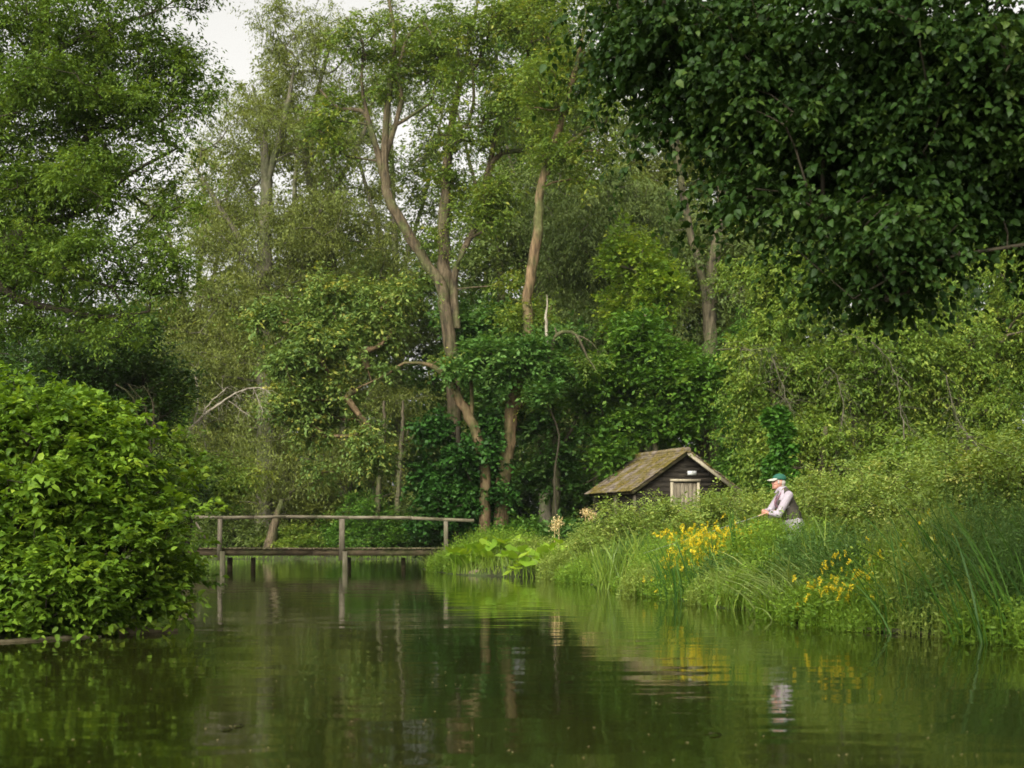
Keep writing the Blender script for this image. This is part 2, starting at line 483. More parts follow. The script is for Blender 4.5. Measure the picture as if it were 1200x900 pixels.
def skeleton(geo, rng, limbs, cen, twig=.012, step=.6, sides=4, wander=.12, expo=.45):
    """limbs: [(points, radii)], drawn as lofted tubes; every clump centre gets a branch from the nearest wood already grown"""
    pos, rad = [], []
    for pts, rr in limbs:
        c, par = catmull(pts, step * .5)
        r = np.interp(par, np.arange(len(rr)), rr)
        if len(c) > 3:
            c[1:-1] += rng.normal(size=(len(c) - 2, 3)) * r[1:-1, None] * .12
        loft(geo, c, r, 9, rng, .05)
        pos.append(c); rad.append(r)
    pos = np.vstack(pos); rad = np.concatenate(rad)
    n0 = len(pos)
    nodes = [pos]; cnt = n0
    allp = np.zeros((n0 + len(cen) * 14, 3)); allp[:n0] = pos
    par = np.full(len(allp), -1); load = np.zeros(len(allp)); mx = np.full(len(allp), 9.); mx[:n0] = rad
    dmin = np.array([np.min(np.linalg.norm(pos - c, axis=1)) for c in cen]) if len(cen) else []
    for c in cen[np.argsort(dmin)]:
        A = allp[:cnt]
        dd = np.linalg.norm(A - c, axis=1) + 1.6 * np.maximum(A[:, 2] - c[2] + .1, 0)
        j = int(np.argmin(dd)); dist = np.linalg.norm(A[j] - c)
        if dist < .05:
            continue
        k = int(np.clip(dist / step, 2, 12))
        s = (np.arange(1, k + 1) / k)[:, None]
        mid = A[j] + (c - A[j]) * .5 + rng.normal(size=3) * wander * dist + np.array([0, 0, .10 * dist])
        q = A[j] * (1 - s) ** 2 + mid * 2 * s * (1 - s) + c * s ** 2
        allp[cnt:cnt + k] = q
        par[cnt] = j; par[cnt + 1:cnt + k] = np.arange(cnt, cnt + k - 1)
        load[cnt + k - 1] = 1
        cnt += k
    for i in range(cnt - 1, n0 - 1, -1):
        load[par[i]] += load[i]
    r = np.minimum(twig * np.maximum(load[:cnt], 1) ** expo, .2)
    idx = np.arange(n0, cnt); pi = par[idx]
    r1 = np.minimum(r[idx], mx[pi] * .8) if len(idx) else r[idx]
    r0 = np.where(pi < n0, np.minimum(r[idx] * 1.15, mx[pi] * .8), r[pi])
    frusta(geo, allp[pi], allp[idx], r0, r1, sides)

def px_limb(Y, pts):
    """limb traced through picture points (px, py, radius px[, dY]) at distance Y"""
    w, r = [], []
    for q in pts:
        y = Y + (q[3] if len(q) > 3 else 0)
        w.append(P(q[0], q[1], y)); r.append(q[2] * y / FPX)
    return np.array(w), np.array(r)

def px_blobs(Y, bl):
    """crown ellipsoids (px, py, rx, ry[, dY[, depth]])"""
    out = []
    for b in bl:
        y = Y + (b[4] if len(b) > 4 else 0)
        rx, ry = b[2] * y / FPX, b[3] * y / FPX
        out.append((P(b[0], b[1], y), np.array([rx, b[5] if len(b) > 5 else max(rx, ry) * .9, ry])))
    return out

# ------------------------------------------------------------------ ground and water
LB = np.array([[-60, -5.2], [0, -5.0], [8, -4.9], [12, -5.0], [13.2, -4.4], [14.5, -4.1], [18, -4.5], [25, -6.6], [42, -9.8], [50, -10.8], [56, -17.0], [64, -19.0]])
RB = np.array([[-60, 5.0], [0, 4.9], [8, 4.9], [12.2, 4.45], [13.7, 4.0], [14.6, 3.2], [18, 3.0], [20.5, 2.5], [23.7, 2.05], [28, 1.75], [31, 1.45], [33, .7], [35, -1.1], [38, -2.0], [42, -2.5], [50, -2.7], [64, -3.0]])
def sst(a, b, x):
    t = np.clip((x - a) / (b - a), 0, 1)
    return t * t * (3 - 2 * t)
def bank_d(x, y):
    wob = .12 * np.sin(y * 2.1 + x) + .08 * np.sin(y * 5.3)
    return np.minimum(np.minimum(x - np.interp(y, LB[:, 0], LB[:, 1]), np.interp(y, RB[:, 0], RB[:, 1]) - x), 62.5 - y) + wob
def ground_z(x, y):
    d = bank_d(x, y)
    z = np.where(d > 0, -.9 * sst(0, 1.6, d), .02 + .22 * sst(0, 1.2, -d) + .32 * sst(4, 22, -d))
    z = z + np.where(d < -.5, .05 * np.sin(x * 1.3 + 1) * np.sin(y * .9), 0)
    z = z + .45 * sst(63.5, 69, y) * sst(0, 3, -d) + 1.2 * sst(75, 140, y)
    return z
gx = np.concatenate([np.linspace(-600, -60, 12), np.linspace(-50, -22, 12), np.arange(-20, 12, .3), np.linspace(13, 50, 16), np.linspace(60, 600, 12)])
gy = np.concatenate([np.linspace(-500, -40, 10), np.linspace(-30, 3, 14), np.arange(4, 68, .35), np.linspace(70, 140, 20), np.linspace(160, 1200, 14)])
GX, GY = np.meshgrid(gx, gy)
g = Geo()
V = np.stack([GX, GY, ground_z(GX, GY)], -1).reshape(-1, 3)
nx, ny = len(gx), len(gy)
i = (np.arange(ny - 1)[:, None] * nx + np.arange(nx - 1)[None]).ravel()
g.add(V, np.stack([i, i + 1, i + nx + 1, i + nx], -1))
tag(g.build('ground', M['soil'], smooth=True), kind='structure')
g = Geo()
g.add([(-34, -62, 0), (9, -62, 0), (9, 64, 0), (-34, 64, 0)], [[0, 1, 2, 3]])
tag(g.build('river_water', M['river_water']), kind='structure')

# ------------------------------------------------------------------ trees
def tree(name, label, cat, Y, base, limbs, blobs, bark, leaf, clumps, S, Lf, size, rad, seed, group=None, twig=.012, woodclumps=1.0,
         shell=.35, low=.25, sub=.4, crown_name='crown', trunk_name='trunk', wander=.12, sides=4, extra=None, **kw):
    rng = RNG(seed)
    o = np.array(base, float)
    root = empty(name, o, label, cat, group)
    cen = blob_points(rng, blobs, clumps, shell, low, sub)
    if extra is not None:
        cen = np.vstack([cen, extra])
    gw = Geo()
    ncw = int(len(cen) * woodclumps)
    skeleton(gw, rng, limbs, cen[:ncw], twig=twig, wander=wander, sides=sides)
    gw.build(trunk_name, M[bark], root, smooth=True, origin=o)
    gc = Geo()
    rr = rad * rng.uniform(.65, 1.35, len(cen))
    add_sprays(gc, rng, cen, rr, S, Lf, size, **kw)
    gc.build(crown_name, M[leaf], root, origin=o)
    return root

def gz(x, y):
    return float(ground_z(np.array([x]), np.array([y]))[0])
def base_at(px, Y):
    x = (px - 600) * Y / FPX
    return (x, Y, gz(x, Y) - .05)
def limb_from_ground(px, Y, pts):
    """a traced limb whose first point is set on the ground below"""
    w, r = px_limb(Y, pts)
    b = base_at(px, Y)
    w = np.vstack([np.array(b), w]); r = np.concatenate([[r[0] * 1.25], r])
    return w, r

# far wood: woodland mass that closes the view, then single trees
rng = RNG(5)
g = Geo()
n = 3600
xx = rng.uniform(-60, 62, n); yy = rng.uniform(88, 118, n)
hh = np.interp(xx, [-60, -30, -18, 0, 62], [11, 11, 17, 21, 23]) + 2 * np.sin(xx * .4) + rng.uniform(-2, 2, n)
hh[:1000] = rng.uniform(4, 8, 1000)
cen = np.stack([xx, yy, ground_z(xx, yy) + rng.uniform(0, 1, n) * hh], -1)
add_sprays(g, rng, cen, rng.uniform(1.2, 2.2, n), 14, 12, .46, wratio=.66, tclump=.2)
tag(g.build('woodland', M['mid_green']), 'dark distant woodland closing the view behind the trees', 'woodland', kind='stuff')

bgkinds = [('olive', 'bark_grey'), ('willow_grey', 'bark_grey'), ('mid_green', 'bark_brown')]
protos = []
def far_tree(kind, px, Y, top, wpx, label, seed, cl=300, leafsize=.2, low=.35):
    leaf, bark = kind
    b = base_at(px, Y)
    htop = P(px, top, Y)[2]; w = wpx * Y / FPX
    h = htop - b[2]
    bx = np.array(b)
    lean = RNG(seed).uniform(-1, 1, 2)
    p1 = bx + [lean[0] * .4, lean[1] * .4, h * .45]; p2 = bx + [lean[0] * 1.1, lean[1], h * .85]
    limbs = [(np.array([bx, p1, p2]), np.array([.32, .22, .07])),
             (np.array([p1, p1 + [w * .3, .5, h * .2], p1 + [w * .5, 1, h * .4]]), np.array([.16, .1, .04])),
             (np.array([p1, p1 + [-w * .3, -.5, h * .2], p1 + [-w * .55, -1, h * .38]]), np.array([.16, .1, .04]))]
    bl = []
    r2 = RNG(seed + 1)
    for z, ww, nb in ((.88, .5, 3), (.68, .8, 4), (.48, .95, 5), (.28, .9, 4)):
        for k in range(nb):
            bl.append((bx + [r2.uniform(-1, 1) * w * ww * .6, r2.uniform(-1, 1) * w * .6, h * (z + r2.uniform(-.06, .06))],
                       np.array([w * ww * .55, w * .5, h * .13])))
    return tree('tree', label, 'tree', Y, b, limbs, bl, bark, leaf, cl, 15, 12, leafsize, 1.25, seed, 'trees standing in the wood beyond the river',
                twig=.014, low=low, hang=.2, droop=.35)
K_OL, K_WG, K_MG, K_SC = ('olive', 'bark_grey'), ('willow_grey', 'bark_grey'), ('mid_green', 'bark_brown'), ('scrub_green', 'bark_grey')
far_tree(K_OL, 330, 78, 60, 115, 'far olive tree standing behind the tall willow trunk', 101, 380)
far_tree(K_WG, 470, 80, -10, 120, 'far grey-green tree rising behind the forked trunk', 102, 420)
far_tree(K_MG, 590, 82, -40, 120, 'far mid-green tree right behind the ivy-clad trunks', 103, 420)
far_tree(K_WG, 700, 78, 110, 120, 'far grey-green tree between the tall bare trunk and the hut', 104, 420)
far_tree(K_MG, 820, 84, 130, 110, 'far mid-green tree behind the twin trunks by the hut', 105, 380)
far_tree(K_SC, 930, 76, 60, 120, 'far yellow-green tree seen through the dark overhanging boughs', 106, 420)
far_tree(K_SC, 1070, 74, -20, 130, 'far yellow-green tree above the tangled scrub on the right', 107, 460)
far_tree(K_MG, 1210, 72, 20, 130, 'far mid-green tree at the right edge behind the dark boughs', 108, 420)
far_tree(K_WG, 640, 72, -40, 110, 'far grey-green tree above the tall bare trunk', 112, 420)
far_tree(K_OL, 760, 70, 10, 100, 'far olive tree between the bare trunk and the twin trunks', 113, 400)
far_tree(K_WG, 865, 69, -30, 110, 'far grey-green tree right of the twin trunks', 114, 420)
far_tree(K_MG, 120, 70, 340, 110, 'far green tree low behind the big ash on the left', 109, 300)
far_tree(K_OL, 222, 82, 130, 75, 'far small olive tree in the gap between ash and willows', 110, 330)
far_tree(K_MG, 10, 64, 200, 110, 'far green tree at the left edge behind the big ash', 111, 330)

# grey willow, mid right
tree('willow_tree', 'dense grey-green willow filling the middle behind the bare leaning trunk', 'tree', 62, base_at(730, 62),
     [limb_from_ground(730, 62, [(728, 470, 7), (715, 350, 5), (690, 250, 3)]), px_limb(62, [(728, 470, 5), (755, 330, 4), (745, 220, 2.5)]),
      px_limb(62, [(640, 325, 3), (700, 285, 2.5), (730, 262, 1.5)])],
     px_blobs(62, [(700, 270, 90, 70), (740, 220, 55, 60), (670, 340, 60, 50), (650, 240, 50, 60), (770, 300, 40, 70), (700, 400, 80, 60), (760, 400, 60, 60), (640, 430, 60, 60)]),
     'bark_grey', 'willow_grey', 620, 17, 13, .16, 1.0, 21, wratio=.32, hang=.7, droop=.5, up=.2)

# tall olive willows
tree('willow_tree', 'tall olive willow with one straight trunk, left of the forked tree', 'tree', 66, base_at(310, 66),
     [limb_from_ground(310, 66, [(311, 480, 10), (310, 330, 9), (312, 200, 6), (304, 140, 3), (296, 100, 1.2)]),
      px_limb(66, [(312, 220, 5), (335, 130, 3.5), (345, 80, 1.2)]), px_limb(66, [(311, 370, 4), (262, 355, 3), (215, 340, 1.5)]),
      px_limb(66, [(311, 330, 4), (250, 230, 3), (225, 190, 1.5)])],
     px_blobs(66, [(305, 110, 75, 75), (350, 70, 60, 55), (262, 190, 52, 62), (350, 190, 75, 75), (300, 270, 80, 60), (240, 290, 45, 55), (275, 370, 75, 55), (345, 350, 70, 65),
                   (235, 440, 70, 60), (310, 450, 80, 65), (255, 530, 80, 55), (350, 540, 80, 60)]),
     'bark_grey', 'olive', 960, 15, 12, .13, .9, 22, sub=.5, wratio=.35, hang=.7, droop=.5, up=.15, low=.3)
tree('willow_tree', 'olive willow with a crooked upper trunk beside the straight-trunked willow', 'tree', 68, base_at(400, 68),
     [limb_from_ground(405, 68, [(402, 450, 6), (388, 310, 5.5), (368, 230, 5), (358, 180, 4), (372, 110, 2.5), (390, 40, 1.5)]),
      px_limb(68, [(375, 250, 3), (420, 170, 2.5), (440, 110, 1.5)])],
     px_blobs(68, [(390, 110, 65, 80), (420, 200, 60, 70), (400, 290, 70, 65), (440, 60, 50, 50), (420, 380, 60, 60), (400, 480, 80, 70), (460, 520, 60, 70)]),
     'bark_grey', 'olive', 560, 15, 12, .13, .9, 23, sub=.5, wratio=.35, hang=.6, droop=.45, up=.2, low=.3)

# big central tree
YC = 52
tree('ivied_tree', 'big forked tree with reddish bark in the centre, branching high to the left', 'tree', YC, base_at(532, YC),
     [limb_from_ground(535, YC, [(533, 520, 8.80), (530, 430, 8.00), (524, 375, 8.00), (517, 335, 7.20), (500, 310, 6.40), (472, 262, 6.00), (453, 222, 5.60), (451, 160, 4.40), (457, 100, 3.20), (462, 40, 2.40), (452, -20, 1.60)]),
      px_limb(YC, [(524, 375, 7.20), (521, 320, 7.60, .4), (520, 260, 7.20, .5), (524, 190, 5.60, .6), (532, 130, 4.00, .6), (548, 60, 2.40), (560, 0, 1.60)]),
      px_limb(YC, [(535, 385, 4.80), (532, 330, 4.40), (540, 300, 3.20), (563, 250, 4.40, 1), (572, 200, 4.00, 1), (588, 180, 2.80, 1), (622, 172, 2.40, 1), (650, 140, 1.60)]),
      px_limb(YC, [(572, 215, 3.20, 1), (580, 160, 2.80, 1), (600, 110, 2.40, 1), (622, 60, 1.60, 1)]),
      px_limb(YC, [(453, 222, 4.00), (440, 170, 3.60), (425, 130, 2.80), (398, 128, 2.00), (375, 105, 1.20)]),
      px_limb(YC, [(451, 185, 3.20), (470, 120, 2.80), (466, 85, 2.40), (480, 40, 2.00), (498, 30, 1.60), (515, 60, 1.20)]),
      px_limb(YC, [(457, 150, 2.40), (475, 140, 2.00), (505, 120, 1.44)]),
      px_limb(YC, [(440, 165, 2.40), (424, 105, 2.08), (425, 50, 1.60), (405, 20, 1.04)]),
      px_limb(YC, [(545, 150, 2.40), (555, 120, 2.00), (552, 60, 1.60)])],
     px_blobs(YC, [(440, 60, 62, 58), (420, 150, 50, 55), (495, 75, 40, 60), (545, 60, 55, 80), (540, 170, 50, 70), (605, 60, 60, 70), (620, 140, 65, 60), (575, 240, 45, 50), (480, 190, 35, 50),
                   (640, 20, 70, 50), (495, 280, 40, 40), (600, 310, 50, 50)]),
     'bark_red', 'yellow_olive', 520, 12, 11, .14, .8, 24, twig=.013, shell=.2, wratio=.45, hang=.35)
# second trunk
tree('leaning_tree', 'tall slender tree with a bare tan trunk leaning right, ivy halfway up', 'tree', 46.6, base_at(588, 46.6),
     [limb_from_ground(586, 46.6, [(589, 570, 8.5), (596, 530, 8), (597, 495, 7.5), (605, 455, 7.5), (619, 400, 6.5), (618, 350, 6), (629, 280, 5.8), (636, 210, 5), (655, 150, 4), (672, 90, 3), (685, 30, 2)]),
      px_limb(46.6, [(604, 478, 5), (622, 466, 4.5), (636, 455, 3)]),
      px_limb(46.6, [(640, 205, 3.5), (670, 165, 2.5), (700, 150, 1.5)])],
     px_blobs(46.6, [(660, 110, 60, 55), (690, 60, 60, 60), (650, 190, 40, 35), (700, 150, 40, 45), (610, 380, 40, 35), (640, 440, 50, 35)]),
     'bark_tan', 'yellow_olive', 250, 13, 11, .13, .75, 25, wratio=.45, hang=.3)
tree('leaning_tree', 'thin orange-brown trunk leaning left and bending over beside the ivy bush', 'tree', 46.2, base_at(568, 46.2),
     [limb_from_ground(567, 46.2, [(569, 580, 6.5), (567, 540, 6.5), (555, 500, 6), (540, 470, 5.5), (526, 445, 4.4), (505, 428, 3), (488, 425, 1.8)]),
      px_limb(46.2, [(552, 498, 3), (553, 470, 2.5), (552, 440, 2)]),
      px_limb(46.2, [(505, 428, 1.8), (474, 425, 1.6), (455, 438, 1.3), (425, 452, .9)])],
     px_blobs(47.2, [(400, 380, 62, 48), (365, 440, 50, 50), (440, 400, 55, 45), (448, 362, 42, 30), (420, 470, 45, 35), (435, 530, 25, 35), (482, 408, 26, 20), (380, 520, 40, 40), (520, 440, 30, 25), (340, 380, 40, 40)]),
     'bark_tan', 'sallow', 420, 15, 12, .14, .75, 26, wratio=.5, hang=.35, tleaf=.2)
# understorey round the centre
tree('maple_tree', 'dark bluish-green leafy young tree under the tall trunks', 'tree', 53.5, base_at(650, 53.5),
     [limb_from_ground(650, 53.5, [(652, 540, 4), (645, 470, 3), (630, 400, 2)]), px_limb(53.5, [(652, 540, 3), (680, 480, 2.5), (700, 440, 1.5)])],
     px_blobs(53.5, [(590, 425, 60, 38), (640, 400, 60, 35), (565, 395, 45, 40), (660, 455, 60, 40), (700, 480, 50, 40), (640, 510, 55, 40), (700, 540, 50, 40), (575, 465, 40, 30), (640, 560, 50, 35)]),
     'bark_brown', 'blue_green', 430, 14, 11, .17, .7, 27, wratio=.6, tleaf=.18)
tree('maple_tree', 'small bluish-green sapling whose leaves hide the middle of the tan trunk', 'tree', 45.7, base_at(655, 45.7),
     [limb_from_ground(655, 45.7, [(650, 560, 1.1), (655, 510, 1.0), (640, 470, .9), (620, 420, .7)])],
     px_blobs(45.7, [(600, 425, 42, 24), (640, 405, 36, 24), (560, 440, 34, 20), (656, 450, 40, 26), (547, 428, 26, 16), (575, 415, 28, 18)]),
     'bark_dark', 'blue_green', 210, 13, 10, .15, .5, 35, wratio=.6, tleaf=.18, tmean=.5)
tree('maple_tree', 'leafy green sapling spreading directly above the hut roof', 'tree', 47.5, base_at(765, 47.5),
     [limb_from_ground(768, 47.5, [(768, 480, 3.2), (765, 420, 2.6), (755, 360, 1.8)])],
     px_blobs(47.5, [(740, 430, 55, 38), (790, 450, 45, 45), (720, 480, 50, 35), (765, 390, 45, 35), (790, 500, 45, 35), (730, 520, 40, 30), (820, 480, 25, 35)]),
     'bark_brown', 'mid_green', 330, 14, 11, .17, .7, 28, wratio=.62, tmean=.55)
tree('sapling', 'bright yellow-green sapling top showing above the leafy tree over the hut', 'tree', 50, base_at(752, 50),
     [limb_from_ground(752, 50, [(754, 450, 2.5), (752, 350, 2), (748, 285, 1)])],
     px_blobs(50, [(748, 330, 36, 50), (735, 380, 45, 30), (775, 340, 35, 35), (765, 295, 20, 25)]),
     'bark_brown', 'fresh_green', 150, 13, 10, .16, .65, 29, wratio=.55)
tree('twin_trunk_tree', 'twin-trunked brown tree standing just behind the hut gable', 'tree', 50, base_at(838, 50),
     [limb_from_ground(836, 50, [(835, 560, 9), (833, 470, 8.5), (832, 390, 8.5), (835, 330, 7), (842, 260, 6), (848, 200, 5.5), (846, 130, 4), (850, 60, 3)]),
      px_limb(50, [(832, 390, 7), (824, 330, 5), (806, 260, 4.2), (795, 195, 4), (780, 160, 3), (750, 150, 2)]),
      px_limb(50, [(846, 230, 3.5), (854, 190, 3.5), (850, 130, 2.5)]),
      px_limb(50, [(795, 200, 3), (792, 140, 2.2), (775, 90, 1.5)])],
     px_blobs(50, [(770, 130, 60, 50), (850, 110, 60, 60), (800, 60, 70, 50), (890, 160, 45, 50), (830, 300, 35, 30), (860, 350, 40, 40)]),
     'bark_brown', 'willow_grey', 190, 13, 11, .13, .8, 30, wratio=.4, hang=.4)
tree('ivy_bush', 'dark glossy ivy bush smothering a stump left of the orange trunk', 'bush', 46.8, base_at(535, 46.8),
     [limb_from_ground(535, 46.8, [(535, 560, 4), (537, 500, 3)])],
     px_blobs(46.8, [(525, 510, 35, 25), (545, 540, 38, 32), (520, 560, 33, 28), (545, 585, 40, 28), (560, 510, 22, 25), (515, 595, 32, 25)]),
     'bark_dark', 'ivy', 260, 12, 9, .13, .42, 31, sub=.5, wratio=.85, up=.1, droop=.5, shell=.55)

# left side: big ash
YA = 28
tree('ash_tree', 'big green ash with feathery leaves filling the upper left corner', 'tree', YA, base_at(-95, YA),
     [limb_from_ground(-95, YA, [(-90, 480, 24), (-60, 360, 20), (-30, 310, 16), (8, 290, 11), (35, 262, 8), (60, 235, 6), (95, 170, 4), (130, 120, 2.5)]),
      px_limb(YA, [(-60, 360, 16), (-40, 240, 13), (0, 140, 9), (40, 70, 7), (55, 0, 5), (60, -70, 3)]),
      px_limb(YA, [(10, 130, 5), (60, 68, 4.2), (105, 38, 3.2), (140, 28, 2), (190, 10, 1.4)]),
      px_limb(YA, [(-30, 310, 9), (20, 350, 5), (70, 362, 3.5), (120, 372, 2.8), (175, 365, 1.6)]),
      px_limb(YA, [(35, 265, 5), (90, 250, 3.6), (150, 205, 2.4), (205, 175, 1.4)])],
     px_blobs(YA, [(50, 40, 100, 60), (150, 50, 75, 60), (205, 80, 42, 50), (60, 150, 100, 62), (150, 150, 72, 52), (215, 165, 38, 30), (232, 215, 22, 34), (228, 120, 26, 30), (205, 320, 30, 30), (30, 230, 100, 60), (120, 235, 82, 50), (175, 270, 42, 35),
                   (60, 310, 100, 52), (145, 325, 58, 42), (20, 385, 80, 38), (110, 395, 70, 36), (-60, 150, 90, 120), (-80, 320, 90, 90), (60, -60, 130, 60), (210, -10, 60, 50)]),
     'bark_dark', 'ash_green', 1250, 15, 13, .088, .50, 32, sub=.6, twig=.007, wratio=.42, shell=.25, hang=.3, droop=.35, low=.4)
# dark shrubs behind the dogwood
YS = 36
tree('shrub', 'dark green shrub hidden behind the pale leafy bush on the left', 'shrub', YS, base_at(120, YS),
     [limb_from_ground(120, YS, [(125, 540, 5), (120, 470, 3), (110, 420, 2)])],
     px_blobs(YS, [(110, 450, 70, 55), (165, 430, 50, 55), (60, 440, 70, 50), (190, 490, 45, 50), (140, 540, 80, 60), (205, 560, 40, 50)]),
     'bark_dark', 'dark_green', 330, 13, 11, .11, .55, 33, wratio=.5)
tree('shrub', 'olive drooping shrub between the dogwood tip and the bridge rail', 'shrub', 43, base_at(212, 43),
     [limb_from_ground(212, 43, [(230, 560, 4), (220, 530, 2), (212, 500, 1.2)])],
     px_blobs(43, [(200, 490, 35, 30), (235, 555, 40, 34), (275, 570, 40, 34), (215, 590, 50, 35), (190, 530, 40, 34)]),
     'bark_dark', 'scrub_green', 240, 13, 11, .12, .6, 34, wratio=.4, hang=.4)

# right: tangled scrub
YR = 38
GR = 'tangled scrub trees behind the hedge'
def scrub(lbl, px, stem, bl, seed, leaf='scrub_green', cl=300, Y=YR, **kw):
    return tree('scrub_tree', lbl, 'tree', Y, base_at(px, Y), [limb_from_ground(px, Y, stem)] + kw.pop('more', []), px_blobs(Y, bl), 'bark_brown', leaf, cl, 14, 12, .11, .62, seed, GR,
                twig=.009, wratio=.45, hang=.35, droop=.45, wander=.22, **kw)
scrub('green scrub tree right of the twin trunks with pale upper leaves', 915, [(912, 520, 5), (905, 430, 4), (915, 340, 2)],
      [(905, 330, 50, 45), (945, 350, 55, 40), (885, 390, 40, 40), (930, 410, 60, 40), (880, 455, 35, 30), (900, 500, 40, 35), (955, 470, 40, 40)], 41, cl=330,
      more=[px_limb(YR, [(905, 440, 2.5), (880, 410, 2), (840, 410, 1)])])
scrub('yellow-green scrub tree with drooping dead twigs under the lowest dark bough', 1010, [(1005, 540, 5), (1000, 460, 4), (1015, 400, 2.5)],
      [(1000, 420, 60, 40), (1050, 430, 55, 45), (1010, 470, 55, 35), (970, 440, 40, 35), (1060, 490, 45, 35), (1000, 520, 50, 28), (1045, 400, 40, 25)], 42, cl=320)
scrub('rounded green scrub tree at the right edge above the hedge', 1130, [(1130, 540, 6), (1125, 460, 5), (1140, 390, 3)],
      [(1100, 400, 55, 40), (1150, 420, 60, 50), (1190, 380, 50, 60), (1120, 470, 60, 45), (1180, 480, 60, 50), (1090, 510, 45, 35), (1160, 530, 70, 30), (1200, 320, 40, 50)], 43, cl=420)
scrub('mid-green scrub tree behind the ivy pillar and the angler', 965, [(965, 540, 4), (968, 500, 3)],
      [(960, 530, 40, 30), (1000, 550, 50, 22), (930, 530, 40, 35), (870, 540, 30, 30), (1050, 545, 50, 22)], 44, leaf='scrub_green', cl=200, Y=36.5)
scrub('mid-green scrub tree beside the twin trunks, right of the hut', 880, [(878, 540, 4), (872, 470, 3)],
      [(875, 400, 35, 35), (860, 460, 30, 35), (885, 500, 40, 40), (870, 550, 40, 25)], 45, leaf='mid_green', cl=200, Y=46)
tree('ivy_pillar', 'ivy-covered dead trunk like a green pillar behind the angler', 'ivy', 33.5, base_at(913, 33.5),
     [limb_from_ground(913, 33.5, [(913, 540, 6), (913, 482, 5)])],
     px_blobs(33.5, [(911, 489, 14, 11), (913, 507, 15, 12), (913, 526, 15, 12), (913, 545, 16, 12), (914, 564, 17, 14), (906, 486, 10, 8)]),
     'bark_dark', 'ivy_bright', 300, 9, 8, .10, .17, 46, sub=.25, wratio=.85, up=.1, droop=.4, shell=.6)

# undergrowth beyond the bridge
for k, (px, Yu, w, hpx, leaf, lbl) in enumerate([
        (285, 66, 60, 48, 'willow_grey', 'grey-green bush beyond the bridge, left of the stump'),
        (365, 67, 55, 60, 'olive', 'olive bush beyond the bridge, right of the stump'),
        (440, 64, 45, 55, 'mid_green', 'green bush beyond the middle bridge post'),
        (490, 65, 35, 45, 'willow_grey', 'grey-green bush left of the ivy bush beyond the rail'),
        (625, 45.5, 40, 35, 'mid_green', 'low green bush at the foot of the tan trunk'),
        (345, 64.6, 34, 20, 'scrub_green', 'low pale bush seen just over the bridge deck, right of the stump'),
        (402, 64.8, 36, 30, 'mid_green', 'low green bush seen behind the middle bridge post'),
        (452, 64.4, 36, 26, 'dark_green', 'low dark bush seen over the right half of the bridge deck'),
        (668, 44.8, 32, 30, 'blue_green', 'low bluish-green bush against the hut side'),
        (520, 50, 40, 38, 'dark_green', 'low dark bush behind the right end of the bridge rail')]):
    b = base_at(px, Yu)
    wx = w * Yu / FPX; hz = hpx * Yu / FPX
    bl = [(np.array(b) + [dx * wx, dy * wx, hz * z], np.array([wx * .6, wx * .6, hz * .45])) for dx, dy, z in ((0, 0, .8), (-.6, .2, .5), (.6, -.1, .55), (.1, -.4, .35), (-.3, .5, .9))]
    tree('bush', lbl, 'bush', Yu, b, [(np.array([b, np.array(b) + [0, 0, hz * .5], np.array(b) + [.2, 0, hz * .8]]), np.array([.07, .05, .02]))], bl, 'bark_dark', leaf, 110, 13, 11, .13, .6, 6000 + k,
         'bushes beyond the bridge', wratio=.5, low=.4)

# foreground dogwood bush, left bank
YD = 13.6
tree('dogwood_bush', 'large bright-green leafy bush overhanging the water on the left', 'bush', YD, (-5.2, 13.4, .1),
     [(np.array([(-5.2, 13.4, .1), P(60, 640, 13.3), P(70, 520, 13.3)]), np.array([.05, .035, .015])),
      (np.array([(-5.1, 13.6, .1), P(130, 660, 13.6), P(170, 590, 13.8)]), np.array([.045, .03, .012])),
      (np.array([(-5.3, 13.2, .1), P(20, 620, 13), P(0, 500, 13.2)]), np.array([.05, .035, .015])),
      (np.array([(-5.0, 13.9, .1), P(170, 690, 14.2), P(215, 650, 14.8)]), np.array([.035, .025, .01]))],
     px_blobs(YD, [(45, 540, 80, 66), (10, 505, 60, 38), (75, 484, 36, 26, .3), (110, 540, 62, 50), (160, 575, 42, 42, .5), (50, 600, 90, 80, -.4), (140, 640, 70, 60, -.2), (195, 620, 28, 38, .6),
                   (40, 690, 80, 52, -.6), (130, 695, 62, 38, -.3), (190, 690, 30, 34, .2), (205, 655, 22, 26, .5), (-50, 560, 70, 120), (-60, 680, 60, 60), (55, 722, 70, 22, -.5), (145, 720, 50, 18, -.1), (0, 725, 55, 24, -.8), (30, 462, 40, 22), (212, 690, 18, 30, .6), (218, 590, 18, 26, .9), (214, 645, 18, 34, .7), (90, 705, 60, 34, -.3), (160, 702, 45, 34, 0), (110, 728, 50, 16, -.2), (205, 535, 22, 20, .8), (170, 505, 26, 22, .5), (222, 560, 18, 14, .8), (218, 720, 20, 14, .4), (130, 494, 24, 20, .3), (40, 440, 12, 12), (86, 428, 11, 12, .1), (122, 458, 12, 12, .2), (166, 492, 13, 12, .3), (205, 508, 13, 12, .6), (218, 556, 11, 11, .8), (221, 618, 11, 14, .8), (219, 675, 11, 16, .7)]),
     'bark_dark', 'dogwood', 1250, 8, 11, .074, .29, 70, sub=.55, twig=.004, wratio=.62, near=True, up=.45, flat=.6, droop=.2, shell=.5, low=.45, spread=.7, jit=.03)

